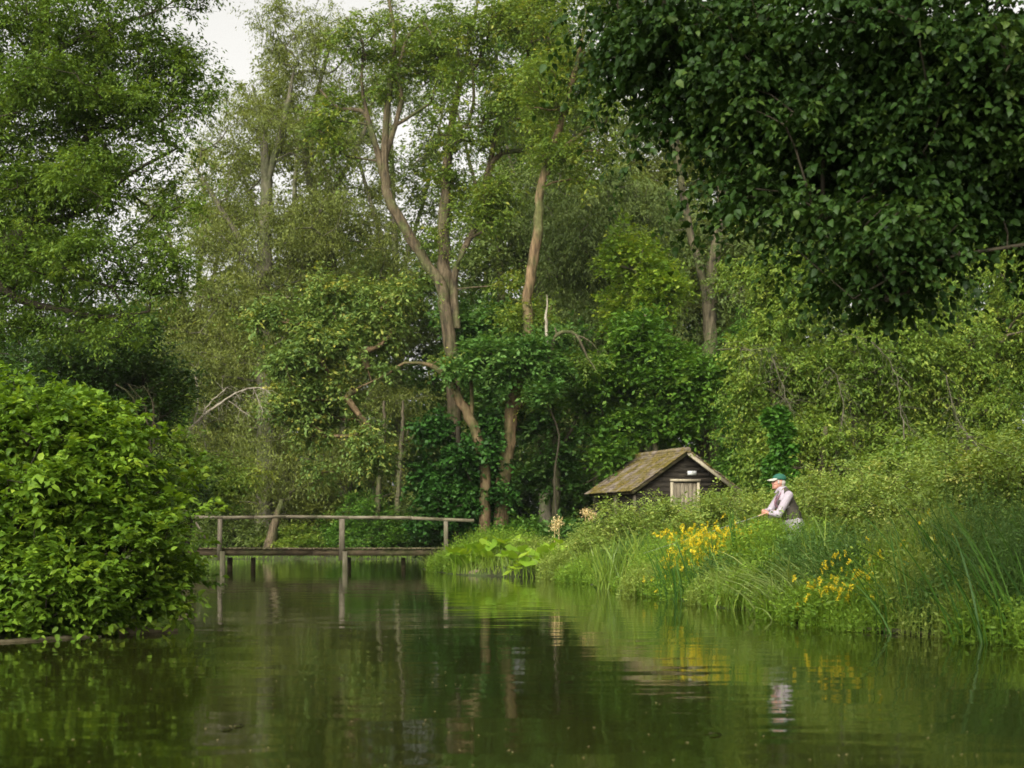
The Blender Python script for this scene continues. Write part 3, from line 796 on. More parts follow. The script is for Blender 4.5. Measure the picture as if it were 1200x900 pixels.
# overhanging dark boughs, upper right: the trunk stands outside the frame
YO = 9.5
ot = (5.9, 9.2, gz(5.9, 9.2) - .05)
limbs = [(np.array([ot, (5.8, 9.2, 2.2), (5.65, 9.3, 4.5), (5.5, 9.3, 7.5), (5.4, 9.2, 10.5)]), np.array([.34, .29, .26, .2, .1])),
         (np.array([(5.7, 9.25, 3.6), P(1290, 60, 9.4), P(1110, 60, 9.5), P(960, 70, 9.7), P(820, 60, 10), P(700, 70, 10.2)]), np.array([.09, .06, .035, .02, .012, .006])),
         (np.array([(5.75, 9.25, 3.0), P(1340, 200, 9.4), P(1190, 190, 9.3), P(1060, 215, 9.2), P(960, 260, 9.2)]), np.array([.07, .045, .025, .014, .006])),
         (np.array([(5.78, 9.2, 2.6), P(1330, 280, 9.0), P(1180, 290, 9.0), P(1080, 310, 9.0), P(1000, 350, 9.0)]), np.array([.03, .018, .012, .008, .004])),
         (np.array([(5.6, 9.25, 5.0), P(1250, -60, 9.6), P(1040, -60, 9.8), P(860, -40, 10), P(740, 10, 10.2)]), np.array([.08, .05, .03, .018, .008])),
         (np.array([(5.5, 9.25, 6.5), (4.2, 8.6, 7.6), (2.8, 8.0, 8.2)]), np.array([.1, .06, .03])),
         (np.array([P(1080, 10, 9.5), P(1105, 110, 9.3), P(1120, 180, 9.2)]), np.array([.014, .01, .006]))]
bo = px_blobs(YO, [(720, 30, 50, 24, .6, .5), (750, 85, 40, 30, .5, .5), (800, 50, 75, 60, .4, .7), (800, 145, 50, 40, .3, .5), (880, 110, 85, 75, .2, .8), (870, 215, 40, 35, .1, .4), (960, 170, 90, 80, 0, .8),
                   (945, 270, 55, 48, -.1, .5), (1040, 250, 85, 80, -.2, .8), (1000, 340, 52, 34, -.3, .4), (1070, 325, 58, 36, -.3, .5), (1120, 130, 110, 110, -.2, .9), (1000, 40, 130, 70, 0, 1.0),
                   (1180, 60, 90, 90, 0, .9), (1180, 285, 46, 30, -.3, .4), (1060, 200, 90, 50, -.5, .3), (1190, 240, 50, 55, 0, .6), (1130, 290, 34, 40, -.3, .4), (1250, 150, 80, 150, 0, .9)])
upper = [(np.array([4.2, 9.2, 6.3]), np.array([2.4, 1.8, 1.4])), (np.array([2.6, 8.6, 6.6]), np.array([2.0, 1.8, 1.0])), (np.array([5.4, 9.4, 8.8]), np.array([2.2, 2.0, 2.0])), (np.array([5.6, 7.4, 6.2]), np.array([1.9, 1.6, 2.0]))]
tree('lime_tree', 'dark broad-leaved tree whose boughs hang over the upper right corner', 'tree', YO, ot, limbs, bo, 'bark_dark', 'lime_dark', 1020, 8, 13, .053, .40, 71,
     extra=blob_points(RNG(72), upper, 800, .15, .3, .6), sub=.42,
     twig=.0035, wratio=.74, near=True, up=-.12, flat=.22, droop=.40, shell=.1, low=.3, spread=.8, hang=.25, jit=.03, sides=5)

# ------------------------------------------------------------------ dead wood
def dead(name, label, Y, limbs, cat='branch', mat='bark_pale', seed=1, twigs=0, tl=.6, origin=None):
    rng = RNG(seed)
    g = Geo()
    L = []
    for q in limbs:
        w, r = px_limb(Y, q)
        c, par = catmull(w, .15)
        rr = np.interp(par, np.arange(len(r)), r) * (.68 if mat == 'bark_pale' else 1)
        c[1:-1] += rng.normal(size=(len(c) - 2, 3)) * .016
        loft(g, c, rr, 6, rng, .08)
        L.append(c)
    A = np.vstack(L)
    if twigs:
        k = rng.integers(0, len(A), twigs)
        p = A[k]
        d = unit(rng.normal(size=(twigs, 3)) + np.array([.3, 0, -.7]))
        for s in range(3):
            q = p + d * tl / 3
            frusta(g, p, q, np.full(twigs, .007 - .0018 * s), np.full(twigs, .0055 - .0018 * s), 3)
            p = q; d = unit(d + rng.normal(size=d.shape) * .25 + np.array([0, 0, -.25]))
    o = A[0] if origin is None else np.array(origin)
    ob = g.build(name, M[mat], origin=o, smooth=True)
    ob.location = o
    return tag(ob, label, cat)
dead('dead_branch', 'bleached dead branch arching to the right beside the olive willow', 44,
     [[(196, 560, 3), (212, 525, 2.6), (222, 505, 2.3), (238, 488, 2.2), (255, 475, 2.0), (270, 465, 1.6), (290, 455, 1.4), (305, 454, 1), (317, 462, .7)],
      [(236, 490, 1.3), (244, 474, 1.2), (258, 462, .9), (265, 454, .6)], [(225, 503, 1.2), (232, 480, 1.1), (231, 455, .9), (227, 438, .6)],
      [(268, 470, 1.0), (282, 480, .9), (294, 488, .6)], [(297, 455, 1.), (303, 470, .8), (308, 482, .5)]], seed=3, twigs=150)
dead('dead_branch', 'thin brown dead twigs fanning out above the bright bush', 34,
     [[(175, 560, 2), (160, 480, 1.4), (148, 458, 1.2), (135, 450, .8)], [(178, 540, 1.5), (170, 478, 1.2), (150, 450, .8)], [(180, 520, 1.2), (178, 470, 1), (168, 452, .7)], [(185, 525, 1.2), (182, 500, 1), (165, 470, .7)]],
     mat='bark_brown', seed=4, twigs=70)
dead('dead_branch', 'bent bare dead branch hooking over above the hut', 45.3,
     [[(642, 432, 2.5), (648, 404, 2.8), (653, 392, 2.4), (664, 388, 2.0), (676, 393, 1.6), (686, 412, 1.2), (698, 434, .8)], [(676, 393, 1.0), (690, 398, .7), (700, 410, .4)], [(653, 392, 1.2), (650, 384, .8)]], mat='bark_brown', seed=5, twigs=26, tl=.45)
for k, (lbl, q) in enumerate([
        ('grey dead twigs hanging in the scrub under the lowest dark bough', [[(1075, 560, 1.6), (1062, 500, 1.4), (1048, 440, 1.0), (1030, 405, .9), (1000, 390, .6)]]),
        ('grey dead twigs hanging in the scrub at the right edge', [[(1160, 540, 1.8), (1130, 512, 1.4), (1122, 480, 1.2), (1112, 440, .8)]]),
        ('grey dead twigs hanging in the scrub right of the ivy pillar', [[(975, 560, 1.5), (985, 500, 1.2), (988, 450, 1), (975, 430, .6)]]),
        ('grey dead twigs sticking out of the pale scrub crown', [[(925, 480, 1.2), (905, 430, 1.2), (895, 410, 1), (870, 410, .6)]])]):
    q = [[(a + 5 * math.sin(a * .7 + i * 2.1), b, r * .6) for i, (a, b, r) in enumerate(l)] for l in q]
    dead('dead_branch', lbl, 36.2, q, mat='bark_grey', seed=20 + k, twigs=60, tl=.9)
dead('tree_stump', 'brown leaning stump on the grass seen under the bridge rail', 64, [[(314, 650, 7), (317, 632, 6.5), (321, 618, 5.5), (326, 600, 4.5), (330, 585, 3)]], cat='stump', mat='bark_red', seed=8)
for k, (lbl, px, dx, Yk) in enumerate([('thin grey trunk in the shade beyond the bridge, left one of two', 443, 6, 66), ('thin grey trunk in the shade beyond the bridge, right one of two', 466, 5, 64.5)]):
    b = base_at(px, Yk)
    dead('slender_tree', lbl, Yk, [[(px - 3, 640, 3.6), (px + 1, 570, 3.2), (px + dx, 515, 2.6), (px + 1.2 * dx, 470, 1.4)]], cat='tree', mat='bark_brown', seed=9 + k, origin=b)
dead('snag', 'short broken dead stem, bleached white, among the green leaves', 45.8, [[(640, 440, 3), (641, 400, 2.8), (640, 372, 2.4), (641, 345, .8)]], cat='snag', seed=12)

# ------------------------------------------------------------------ footbridge
def box(g, c, s, rot=None, tint=.5, bev=0.0):
    c = np.array(c, float); s = np.array(s, float) / 2
    q = np.array([(-1, -1, -1), (1, -1, -1), (1, 1, -1), (-1, 1, -1), (-1, -1, 1), (1, -1, 1), (1, 1, 1), (-1, 1, 1)], float)
    V = q * s
    if rot is not None:
        V = V @ np.array(rot).T
    g.add(V + c, [[0, 3, 2, 1], [4, 5, 6, 7], [0, 1, 5, 4], [1, 2, 6, 5], [2, 3, 7, 6], [3, 0, 4, 7]], np.full(6, tint))
def beam(g, a, b, w, h, tint=.5, up=(0, 0, 1)):
    a = np.array(a, float); b = np.array(b, float)
    t = unit(b - a); s = unit(np.cross(t, up)); u = np.cross(s, t)
    box(g, (a + b) / 2, (np.linalg.norm(b - a), w, h), np.stack([t, s, u], 1), tint)

YB = 42.0
rngB = RNG(77)
br = empty('footbridge', (-5.2, YB, 0), 'low weathered wooden footbridge with one handrail crossing the river', 'bridge')
o = np.array([-5.2, YB, 0])
def bpart(g, name, mat, parent=br):
    return g.build(name, M[mat], parent, origin=o)
zr = P(0, 606, YB)[2]; zd = P(0, 642, YB)[2]
g = Geo()
xs = np.linspace(-9.45, -1.12, 10)
for a, b in zip(xs[:-1], xs[1:]):
    f = lambda x: zr + .015 * np.sin(x * 1.7) - .09 * sst(-4.5, -1.1, x)
    beam(g, (a - .002, YB - .05, f(a)), (b + .002, YB - .05, f(b)), .085, .09)
bpart(g, 'handrail', 'rail_wood')
for px in (258, 401, 523):
    g = Geo()
    x = (px - 600) * YB / FPX
    top = zr - .06 - (.07 if px > 500 else 0)
    w = .155 if px == 401 else .12
    beam(g, (x, YB - .12, .27), (x + rngB.uniform(-.02, .02), YB - .06, top), w, .12, up=(0, 1, 0))
    bpart(g, 'post', 'post_wood')
    g = Geo()
    beam(g, (x + .11, YB - .13, -.6), (x + .09, YB - .13, zd - .10), .14, .13, up=(0, 1, 0))
    bpart(g, 'pile', 'post_wood')
    g = Geo()
    beam(g, (x + .05, YB + 1.2, -.6), (x + .05, YB + 1.2, zd - .3), .14, .14, up=(0, 1, 0))
    bpart(g, 'pile', 'beam_wood')
for px in (290, 470):
    g = Geo(); x = (px - 600) * YB / FPX
    beam(g, (x, YB + .9, -.6), (x, YB + .9, zd - .3), .12, .12, up=(0, 1, 0))
    bpart(g, 'pile', 'beam_wood')
g = Geo()
x = -9.8
while x < -2.0:
    w = rngB.uniform(.13, .16)
    box(g, (x + w / 2, YB + .55 + rngB.uniform(-.02, .02), zd - .02 + rngB.uniform(-.008, .008)), (w - .012, 1.25 + rngB.uniform(-.03, .03), .045))
    x += w
bpart(g, 'deck', 'deck_wood')
for yo in (.02, 1.1):
    g = Geo()
    beam(g, (-9.9, YB + yo, zd - .14), (-5.9, YB + yo, zd - .14), .09, .18); beam(g, (-5.89, YB + yo, zd - .145), (-2.0, YB + yo, zd - .15), .09, .17)
    bpart(g, 'bearer', 'beam_wood')
g = Geo()
beam(g, P(229, 611, YB) + [0, -.03, 0], P(243, 634, YB) + [0, -.03, 0], .03, .05)
bpart(g, 'brace', 'post_wood')

# ------------------------------------------------------------------ hut
hx, hy = 5.34, 43.9
th = math.radians(21)
hzg = gz(hx, hy)
hut = empty('boat_hut', (hx, hy, hzg), 'dark timber hut with a mossy tiled gable roof half hidden by the hedge', 'hut', rz=th)
# local frame: x along the gable front, y backwards, z up from the ground
HW, HL = 1.69, 2.95
ZE, ZA = 2.34 - hzg, 3.57 - hzg
rngH = RNG(9)
def hpart(g, name, mat, parent=hut, smooth=False):
    return g.build(name, M[mat], parent, smooth)
def gable_boards(y0, sgn):
    g = Geo()
    z = 0.0
    while z < ZA - .1:
        h = .155
        zt = min(z + h, ZA - .08)
        def hw(zz):
            return HW if zz < ZE else max(.02, HW * (ZA - .06 - zz) / (ZA - .06 - ZE))
        a, b = hw(z), hw(zt)
        t = .022
        j = rngH.uniform(-.004, .004)
        V = [(-a, y0 + sgn * (t + j), z), (a, y0 + sgn * (t + j), z), (b, y0 + sgn * .004, zt), (-b, y0 + sgn * .004, zt),
             (-a, y0 - sgn * .02, z), (a, y0 - sgn * .02, z), (b, y0 - sgn * .02, zt), (-b, y0 - sgn * .02, zt)]
        g.add(V, [[0, 1, 2, 3], [7, 6, 5, 4], [0, 4, 5, 1], [3, 2, 6, 7], [1, 5, 6, 2], [0, 3, 7, 4]])
        z = zt
    return g
hpart(gable_boards(0, -1), 'front_wall', 'board_dark')
hpart(gable_boards(HL, 1), 'back_wall', 'board_dark')
for sx in (-1, 1):
    g = Geo()
    z = 0
    while z < ZE - .16:
        x0 = sx * (HW - .10)
        box(g, (x0 + sx * rngH.uniform(0, .006), HL / 2, z + .075), (.035, HL - .1, .148))
        z += .15
    hpart(g, 'side_wall', 'board_dark')
for px_, py_ in ((-HW + .03, .06), (-HW + .03, 1.45), (HW - .03, .06)):
    g = Geo()
    box(g, (px_, py_, ZE / 2 - .06), (.13, .13, ZE - .1))
    hpart(g, 'corner_post', 'post_wood')
# roof: rows of tiles on each slope
sl = math.atan2(ZA - ZE, HW + .17)
def slope(sx):
    g = Geo()
    n = 15
    length = math.hypot(HW + .24, (ZA - ZE) * (HW + .24) / (HW + .17))
    for r in range(n):
        d0 = length * r / n
        y = -.22 + rngH.uniform(-.05, 0)
        while y < HL + .2:
            w = .165
            c = d0 + length / n * .62
            lift = .035 + rngH.uniform(-.02, .035)
            ca, sa = math.cos(sl + rngH.normal() * .02), math.sin(sl)
            cx = sx * (c * math.cos(sl)); cz = ZA + .06 - c * math.sin(sl) + lift * .3
            tilt = sl - .07 + rngH.normal() * .03
            ux = np.array([sx * math.cos(tilt), 0, -math.sin(tilt)]); uy = np.array([0, 1., 0]); uz = np.cross(ux, uy) * sx
            tt = rngH.beta(2, 3) * .9
            if rngH.uniform() < .05 and r > 7 and y < 1.2 and sx < 0:
                tt = 1.0
            box(g, (cx, y + w / 2, cz), (length / n * 1.35, w - .008, .022), np.stack([ux, uy, uz], 1), tt)
            y += w
    return g
rf = hpart(slope(-1), 'roof', 'mossy_tile')
tag(rf, 'left mossy roof slope')
rf2 = hpart(slope(1), 'roof', 'mossy_tile')
g = Geo()
y = -.24
while y < HL + .2:
    loft(g, [(0, y, ZA + .075 + rngH.uniform(-.008, .008)), (0, y + .31, ZA + .075 + rngH.uniform(-.008, .008))], [.085, .085], 10, tint=rngH.uniform(.2, .8))
    y += .30
hpart(g, 'ridge_tiles', 'mossy_tile', rf)
for sx in (-1, 1):
    g = Geo()
    a = np.array([sx * .0, -.17, ZA - .02]); b = np.array([sx * (HW + .2), -.17, ZE - .04])
    beam(g, a, b, .035, .11)
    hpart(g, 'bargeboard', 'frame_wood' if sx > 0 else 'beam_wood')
    g = Geo()
    box(g, (sx * (HW + .13), HL / 2, ZE - .03), (.05, HL + .3, .09))
    hpart(g, 'eaves_board', 'beam_wood')
# doorway
dz = 2.70 - hzg
dcx = -.02
g = Geo()
for s in (-1, 1):
    box(g, (dcx + s * .46, -.045, dz / 2 - .03), (.075, .07, dz - .06))
box(g, (dcx, -.05, dz + .0), (1.03, .08, .075))
fr = hpart(g, 'door_frame', 'frame_wood')
dr = Geo()
for k in range(6):
    box(dr, (dcx - .3525 + k * .141, -.012 - rngH.uniform(0, .004), dz / 2 - .03), (.137, .03, dz - .1))
do = hpart(dr, 'door', 'door_wood')
g = Geo()
box(g, (dcx + .3, -.045, 1.05), (.03, .03, .14))
hpart(g, 'handle', 'board_dark', do)
M['sign_white'] = plain('sign_white', (.62, .62, .58), .5)
M['sign_grey'] = plain('sign_grey', (.42, .43, .41), .5)
g = Geo(); box(g, (.22, -.042, 2.93 - hzg), (.30, .02, .13)); sg = hpart(g, 'sign', 'sign_white')
g = Geo(); box(g, (.255, -.054, 2.93 - hzg), (.012, .004, .11)); box(g, (.20, -.054, 2.955 - hzg), (.09, .004, .016)); hpart(g, 'sign_marks', 'sign_grey', sg)

# ------------------------------------------------------------------ angler
def make_person():
    Ym = 23.0
    fx = (926 - 600) * Ym / FPX; fz = gz(fx, Ym)
    root = empty('person', (fx, Ym, fz), 'angler in a green and white cap and grey waistcoat standing among bankside plants', 'person')
    def L(px, py, dy=0.0):
        p = P(px, py, Ym)
        return np.array([p[0] - fx, dy, p[2] - fz])
    def chain(bm, pts, radii):
        for (a, ra), (b, rb) in zip(zip(pts[:-1], radii[:-1]), zip(pts[1:], radii[1:])):
            a = np.array(a); b = np.array(b)
            ra = np.atleast_1d(ra) * np.ones(3); rb = np.atleast_1d(rb) * np.ones(3)
            n = max(2, int(np.linalg.norm(b - a) / (min(ra.min(), rb.min()) * .35)) + 1)
            for s in np.linspace(0, 1, n):
                ball(bm, a * (1 - s) + b * s, ra * (1 - s) + rb * s)
    def ball(bm, c, r, sub=2):
        r = np.atleast_1d(r) * np.ones(3)
        import mathutils
        mt = mathutils.Matrix.Translation(c) @ mathutils.Matrix.Diagonal((r[0], r[1], r[2], 1))
        bmesh.ops.create_icosphere(bm, subdivisions=sub, radius=1, matrix=mt)
    def finish(bm, name, mat, voxel, parent=root, smooth_it=4):
        me = bpy.data.meshes.new(name + '_cage')
        bm.to_mesh(me); bm.free()
        ob = bpy.data.objects.new(name, me); COL.objects.link(ob)
        r = ob.modifiers.new('r', 'REMESH'); r.mode = 'VOXEL'; r.voxel_size = voxel; r.use_smooth_shade = True
        s = ob.modifiers.new('s', 'SMOOTH'); s.iterations = smooth_it; s.factor = .5
        dg = bpy.context.evaluated_depsgraph_get()
        nm = bpy.data.meshes.new_from_object(ob.evaluated_get(dg)); nm.name = name
        ob.modifiers.clear(); ob.data = nm
        nm.materials.clear(); nm.materials.append(mat)
        ob.parent = parent
        return ob
    skin = plain('skin', (.48, .235, .165), .5)
    shirt_m = noisemat('shirt_cloth', [(.3, (.31, .265, .295)), (.7, (.42, .365, .40))], (9, 9, 9), bump=.3)
    vest_m = noisemat('waistcoat_cloth', [(.3, (.040, .035, .026)), (.7, (.074, .064, .048))], (14, 14, 14), bump=.3)
    trous_m = plain('trouser_cloth', (.36, .36, .37), .8)
    cap_g = plain('cap_green', (.018, .095, .06), .7)
    cap_w = plain('cap_white', (.42, .42, .34), .7)
    hair_m = plain('hair_grey', (.36, .33, .28), .8)
    strap_m = plain('lanyard_mauve', (.20, .11, .13), .7)
    hip = L(931, 616); belly = L(926, 602); chest = L(920, 588); neckb = L(918.5, 575)
    head = L(912.5, 565.5)
    shL = L(921.5, 581, -.19); shR = L(917, 581, .19)
    elL = L(909.5, 603, -.23); elR = L(904, 600, .20)
    wrL = L(901.5, 601.5, -.14); wrR = L(899, 599, .05)
    haL = L(897.5, 601.5, -.09); haR = L(896, 599.5, .01)
    # body: one continuous figure
    bm = bmesh.new()
    ball(bm, head + [.01, 0, .01], (.096, .075, .118), 3)
    ball(bm, head + [-.045, 0, -.055], (.058, .056, .062), 3)          # jaw
    ball(bm, head + [-.098, 0, -.008], (.022, .014, .024))             # nose
    ball(bm, head + [-.085, 0, .018], (.018, .012, .03))
    for s in (-1, 1):
        ball(bm, head + [-.076, s * .03, .028], (.018, .025, .012))    # brow
        ball(bm, head + [-.068, s * .042, -.02], (.025, .02, .022))    # cheek
        ball(bm, head + [.022, s * .078, -.005], (.018, .010, .03))    # ear
    ball(bm, head + [-.094, 0, -.052], (.012, .024, .006))             # lips
    ball(bm, head + [-.092, 0, -.063], (.011, .021, .006))
    ball(bm, head + [-.085, 0, -.092], (.02, .022, .018))              # chin
    chain(bm, [head + [.03, 0, -.06], neckb], [.058, .066])
    chain(bm, [neckb, chest, belly, hip], [(.07, .11, .06), (.125, .17, .12), (.14, .165, .12), (.125, .16, .12)])
    for s, sh, el, wr, ha in ((-1, shL, elL, wrL, haL), (1, shR, elR, wrR, haR)):
        chain(bm, [sh, el, wr, ha], [.058, .042, .029, .034])
        fdir = unit(ha - wr)
        for k in range(4):                                             # four bent fingers closed round the rod
            b0 = ha + fdir * .03 + np.array([0, s * (.012 - .0) + (k - 1.5) * .006, (1.5 - k) * .021])
            p1 = b0 + fdir * (.034 - abs(k - 1.2) * .004); p2 = p1 + np.array([-.004, -s * .026, -.012]); p3 = p2 + np.array([.022, -s * .006, -.006])
            chain(bm, [b0, p1, p2, p3], [.0105, .0095, .009, .008])
        t0 = ha + np.array([0, -s * .02, .022])                        # thumb from the side of the palm
        chain(bm, [t0, t0 + fdir * .028 + [0, -s * .012, .012], t0 + fdir * .05 + [0, -s * .004, .004]], [.013, .011, .009])
    for s in (-1, 1):
        hp = hip + [0, s * .09, -.04]; kn = np.array([hip[0] - .07, s * .11, .50]); an = np.array([hip[0] - .02, s * .12, .09])
        chain(bm, [hp, kn, an], [.095, .06, .042])
        chain(bm, [an + [0, 0, -.03], an + [-.15, s * .02, -.055]], [.045, .036])
    finish(bm, 'body', skin, .0075)
    # clothes
    bm = bmesh.new()
    chain(bm, [neckb + [.0, 0, -.01], chest, belly, hip + [0, 0, .01]], [(.085, .12, .06), (.138, .185, .12), (.155, .18, .12), (.170, .214, .10)])
    for s, sh, el, wr in ((-1, shL, elL, wrL), (1, shR, elR, wrR)):
        chain(bm, [sh, el, wr + (el - wr) * .12], [.078, .062, .046])
        ball(bm, wr + (el - wr) * .08, .05)
    chain(bm, [head + [.03, 0, -.10], neckb], [.07, .082])
    chain(bm, [head + [-.025, -.04, -.125], head + [-.05, -.035, -.165]], [.02, .016])  # collar points
    chain(bm, [head + [-.025, .04, -.125], head + [-.05, .035, -.165]], [.02, .016])
    finish(bm, 'shirt', shirt_m, .011)
    bm = bmesh.new()
    chain(bm, [neckb + [.03, 0, -.01], chest + [.015, 0, .01], belly + [.012, 0, .0], belly * .55 + (hip + [0, 0, .0]) * .45], [(.08, .10, .05), (.146, .178, .115), (.168, .197, .10), (.168, .197, .07)])
    for s in (-1, 1):
        chain(bm, [neckb + [.02, s * .06, -.0], chest + [.02, s * .13, .03]], [.06, .075])
    ball(bm, belly + [-.14, -.10, .02], (.04, .07, .06))               # pockets
    ball(bm, belly + [-.14, .10, .02], (.04, .07, .06))
    ball(bm, chest + [-.11, -.10, -.02], (.035, .06, .05))
    finish(bm, 'waistcoat', vest_m, .012)
    bm = bmesh.new()
    ball(bm, hip + [0, 0, -.05], (.150, .198, .13))
    for s in (-1, 1):
        hp = hip + [0, s * .09, -.04]; kn = np.array([hip[0] - .07, s * .11, .50]); an = np.array([hip[0] - .02, s * .12, .12])
        chain(bm, [hp + [0, -s * .02, -.06], kn, an], [.118, .088, .07])
    finish(bm, 'trousers', trous_m, .013)
    # cap: crown and visor
    bm = bmesh.new()
    ball(bm, head + [.014, 0, .066], (.112, .092, .080), 3)
    bmesh.ops.bisect_plane(bm, geom=bm.verts[:] + bm.edges[:] + bm.faces[:], plane_co=head + np.array([.0, 0, .047]), plane_no=(-.10, 0, -1), clear_outer=True)
    bmesh.ops.holes_fill(bm, edges=bm.edges[:], sides=0)
    ball(bm, head + [.014, 0, .147], (.011, .011, .007))
    me = bpy.data.meshes.new('cap'); bm.to_mesh(me); bm.free(); me.materials.append(cap_g)
    for p in me.polygons: p.use_smooth = True
    capo = bpy.data.objects.new('cap', me); COL.objects.link(capo); capo.parent = root
    g = Geo()
    n = 15
    a = np.linspace(-1.25, 1.25, n)
    inn = np.stack([head[0] + .012 - .100 * np.cos(a), head[1] + .086 * np.sin(a), head[2] + .052 + 0 * a], -1)
    outr = np.stack([head[0] - .02 - .165 * np.cos(a * .95) ** .8, head[1] + .092 * np.sin(a), head[2] + .030 - .012 * np.abs(np.sin(a))], -1)
    V = np.concatenate([inn, outr, inn + [0, 0, .016], outr + [0, 0, .012]])
    Fq = []
    for k in range(n - 1):
        Fq += [[k, k + n, k + n + 1, k + 1], [2 * n + k, 2 * n + k + 1, 3 * n + k + 1, 3 * n + k], [n + k, 3 * n + k, 3 * n + k + 1, n + k + 1]]
    g.add(V, Fq)
    ob = g.build('visor', cap_w, capo, smooth=True)
    bm = bmesh.new()
    ball(bm, head + [.055, 0, -.005], (.062, .083, .058), 3)
    ball(bm, head + [.06, 0, -.05], (.045, .066, .05), 3)
    for s in (-1, 1):
        ball(bm, head + [-.012, s * .074, .008], (.022, .012, .04))
    finish(bm, 'hair', hair_m, .009)
    g = Geo()
    for s in (-1, 1):
        c, par = catmull([neckb + [-.03, s * .08, .0], chest + [-.135, s * .085, .05], chest + [-.155, s * .03, -.04], belly + [-.17, 0, .05]], .02)
        loft(g, c, np.full(len(c), .013), 6)
    g.build('lanyard', strap_m, root, smooth=True)
    # fishing rod: held, a thing of its own
    M['rod_grip'] = plain('rod_grip', (.42, .30, .17), .7)
    M['rod_blank'] = plain('rod_blank', (.20, .21, .18), .35, .5)
    w0 = np.array([fx, Ym, fz])
    a = haL * .5 + haR * .5 + [.05, .0, -.005] + w0
    d = unit(P(868, 611.5, Ym - .2) - a)
    rod = empty('fishing_rod', a, 'thin grey fishing rod held low by the angler in the cap', 'fishing rod')
    g = Geo(); loft(g, [a - d * .12, a + d * .20], [.0135, .0125], 8); g.build('grip', M['rod_grip'], rod, True, origin=a)
    g = Geo(); loft(g, [a + d * .19, a + d * .9, a + d * 2.3], [.006, .004, .002], 6); g.build('blank', M['rod_blank'], rod, True, origin=a)
    g = Geo(); c = a - d * .04 + np.array([0, 0, -.06])
    for yo in (-.018, .018):
        loft(g, [c + [0, yo - .003, 0], c + [0, yo + .003, 0]], [.042, .042], 16)
    loft(g, [c + [0, -.018, 0], c + [0, .018, 0]], [.02, .02], 12)
    loft(g, [c + [0, 0, .02], c + [0, 0, .055]], [.006, .006], 6)
    g.build('reel', M['rod_blank'], rod, True, origin=a)
make_person()

# ------------------------------------------------------------------ bank plants
def blades(g, rng, base, h, w, lean, bend, seg=4, tm=.45):
    """grass or iris blades: base (n,3), heights, widths, lean direction vectors (n,2 scaled), forward bend"""
    n = len(base)
    s = np.linspace(0, 1, seg + 1)
    d = np.concatenate([lean, np.zeros((n, 1))], 1)
    az = rng.uniform(0, np.pi, n)
    sd = np.stack([np.cos(az), np.sin(az), 0 * az], -1)
    zc = h[:, None] * (s - .5 * bend[:, None] * s ** 2.2)
    out = h[:, None] * (.25 * s + bend[:, None] * s ** 2)
    c = base[:, None] + d[:, None] * out[..., None]
    c[..., 2] += zc
    ww = w[:, None] * np.array([.75 if q < 1 else 0.05 for q in s]) * (1 - .35 * s ** 2)
    A = c + sd[:, None] * ww[..., None] * .5; B = c - sd[:, None] * ww[..., None] * .5
    V = np.stack([A, B], 2).reshape(n, -1, 3)
    k = np.arange(seg) * 2
    f = np.stack([k, k + 1, k + 3, k + 2], -1)
    Fc = (np.arange(n)[:, None, None] * (2 * seg + 2) + f[None]).reshape(-1, 4)
    t = np.repeat(tm + .18 * rng.normal(size=n), seg)
    g.add(V.reshape(-1, 3), Fc, t)

def herbs(g, rng, base, h, nl, size, wr=.4, spread=.9, upb=.35, tm=.45, leanv=None, tclump=.12, near=False, z0=.05):
    """upright leafy stems"""
    n = len(base)
    le = rng.normal(size=(n, 2)) * .16 if leanv is None else leanv
    t = z0 + (1 - z0) * (np.arange(nl)[None] + rng.uniform(0, 1, (n, nl))) / nl
    pos = np.zeros((n, nl, 3))
    pos[..., :2] = base[:, None, :2] + le[:, None] * (h[:, None] * t ** 1.5)[..., None]
    pos[..., 2] = base[:, None, 2] + h[:, None] * t
    a = rng.uniform(0, 2 * np.pi, (n, nl))
    ax = np.stack([np.cos(a) * spread, np.sin(a) * spread, upb + .5 * rng.normal(size=a.shape)], -1)
    nr = rng.normal(size=ax.shape) * .4; nr[..., 2] += 1
    L = size * rng.uniform(.6, 1.25, t.shape) * (1.1 - .45 * t)
    tint = tm + tclump * rng.normal(size=(n, 1)) + .13 * rng.normal(size=t.shape) + .15 * (t - .5)
    add_leaves(g, pos.reshape(-1, 3), ax.reshape(-1, 3), nr.reshape(-1, 3), L.ravel(), (L * wr).ravel(), tint.ravel(), near)
    top = base.copy(); top[:, :2] += le * h[:, None]; top[:, 2] += h
    midp = base.copy(); midp[:, :2] += le * h[:, None] * .35; midp[:, 2] += h * .5
    frusta(g, base, midp, np.full(n, .004), np.full(n, .003), 3); frusta(g, midp, top, np.full(n, .003), np.full(n, .0015), 3)
    return top

def scatter(rng, n, x0, x1, y0, y1, dmin, dmax):
    """points on the banks whose distance from the water lies in dmin..dmax"""
    out = np.zeros((0, 3))
    while len(out) < n:
        x = rng.uniform(x0, x1, n * 3); y = rng.uniform(y0, y1, n * 3)
        d = -bank_d(x, y)
        k = (d > dmin) & (d < dmax)
        out = np.vstack([out, np.stack([x[k], y[k], ground_z(x[k], y[k])], -1)])
    return out[:n]

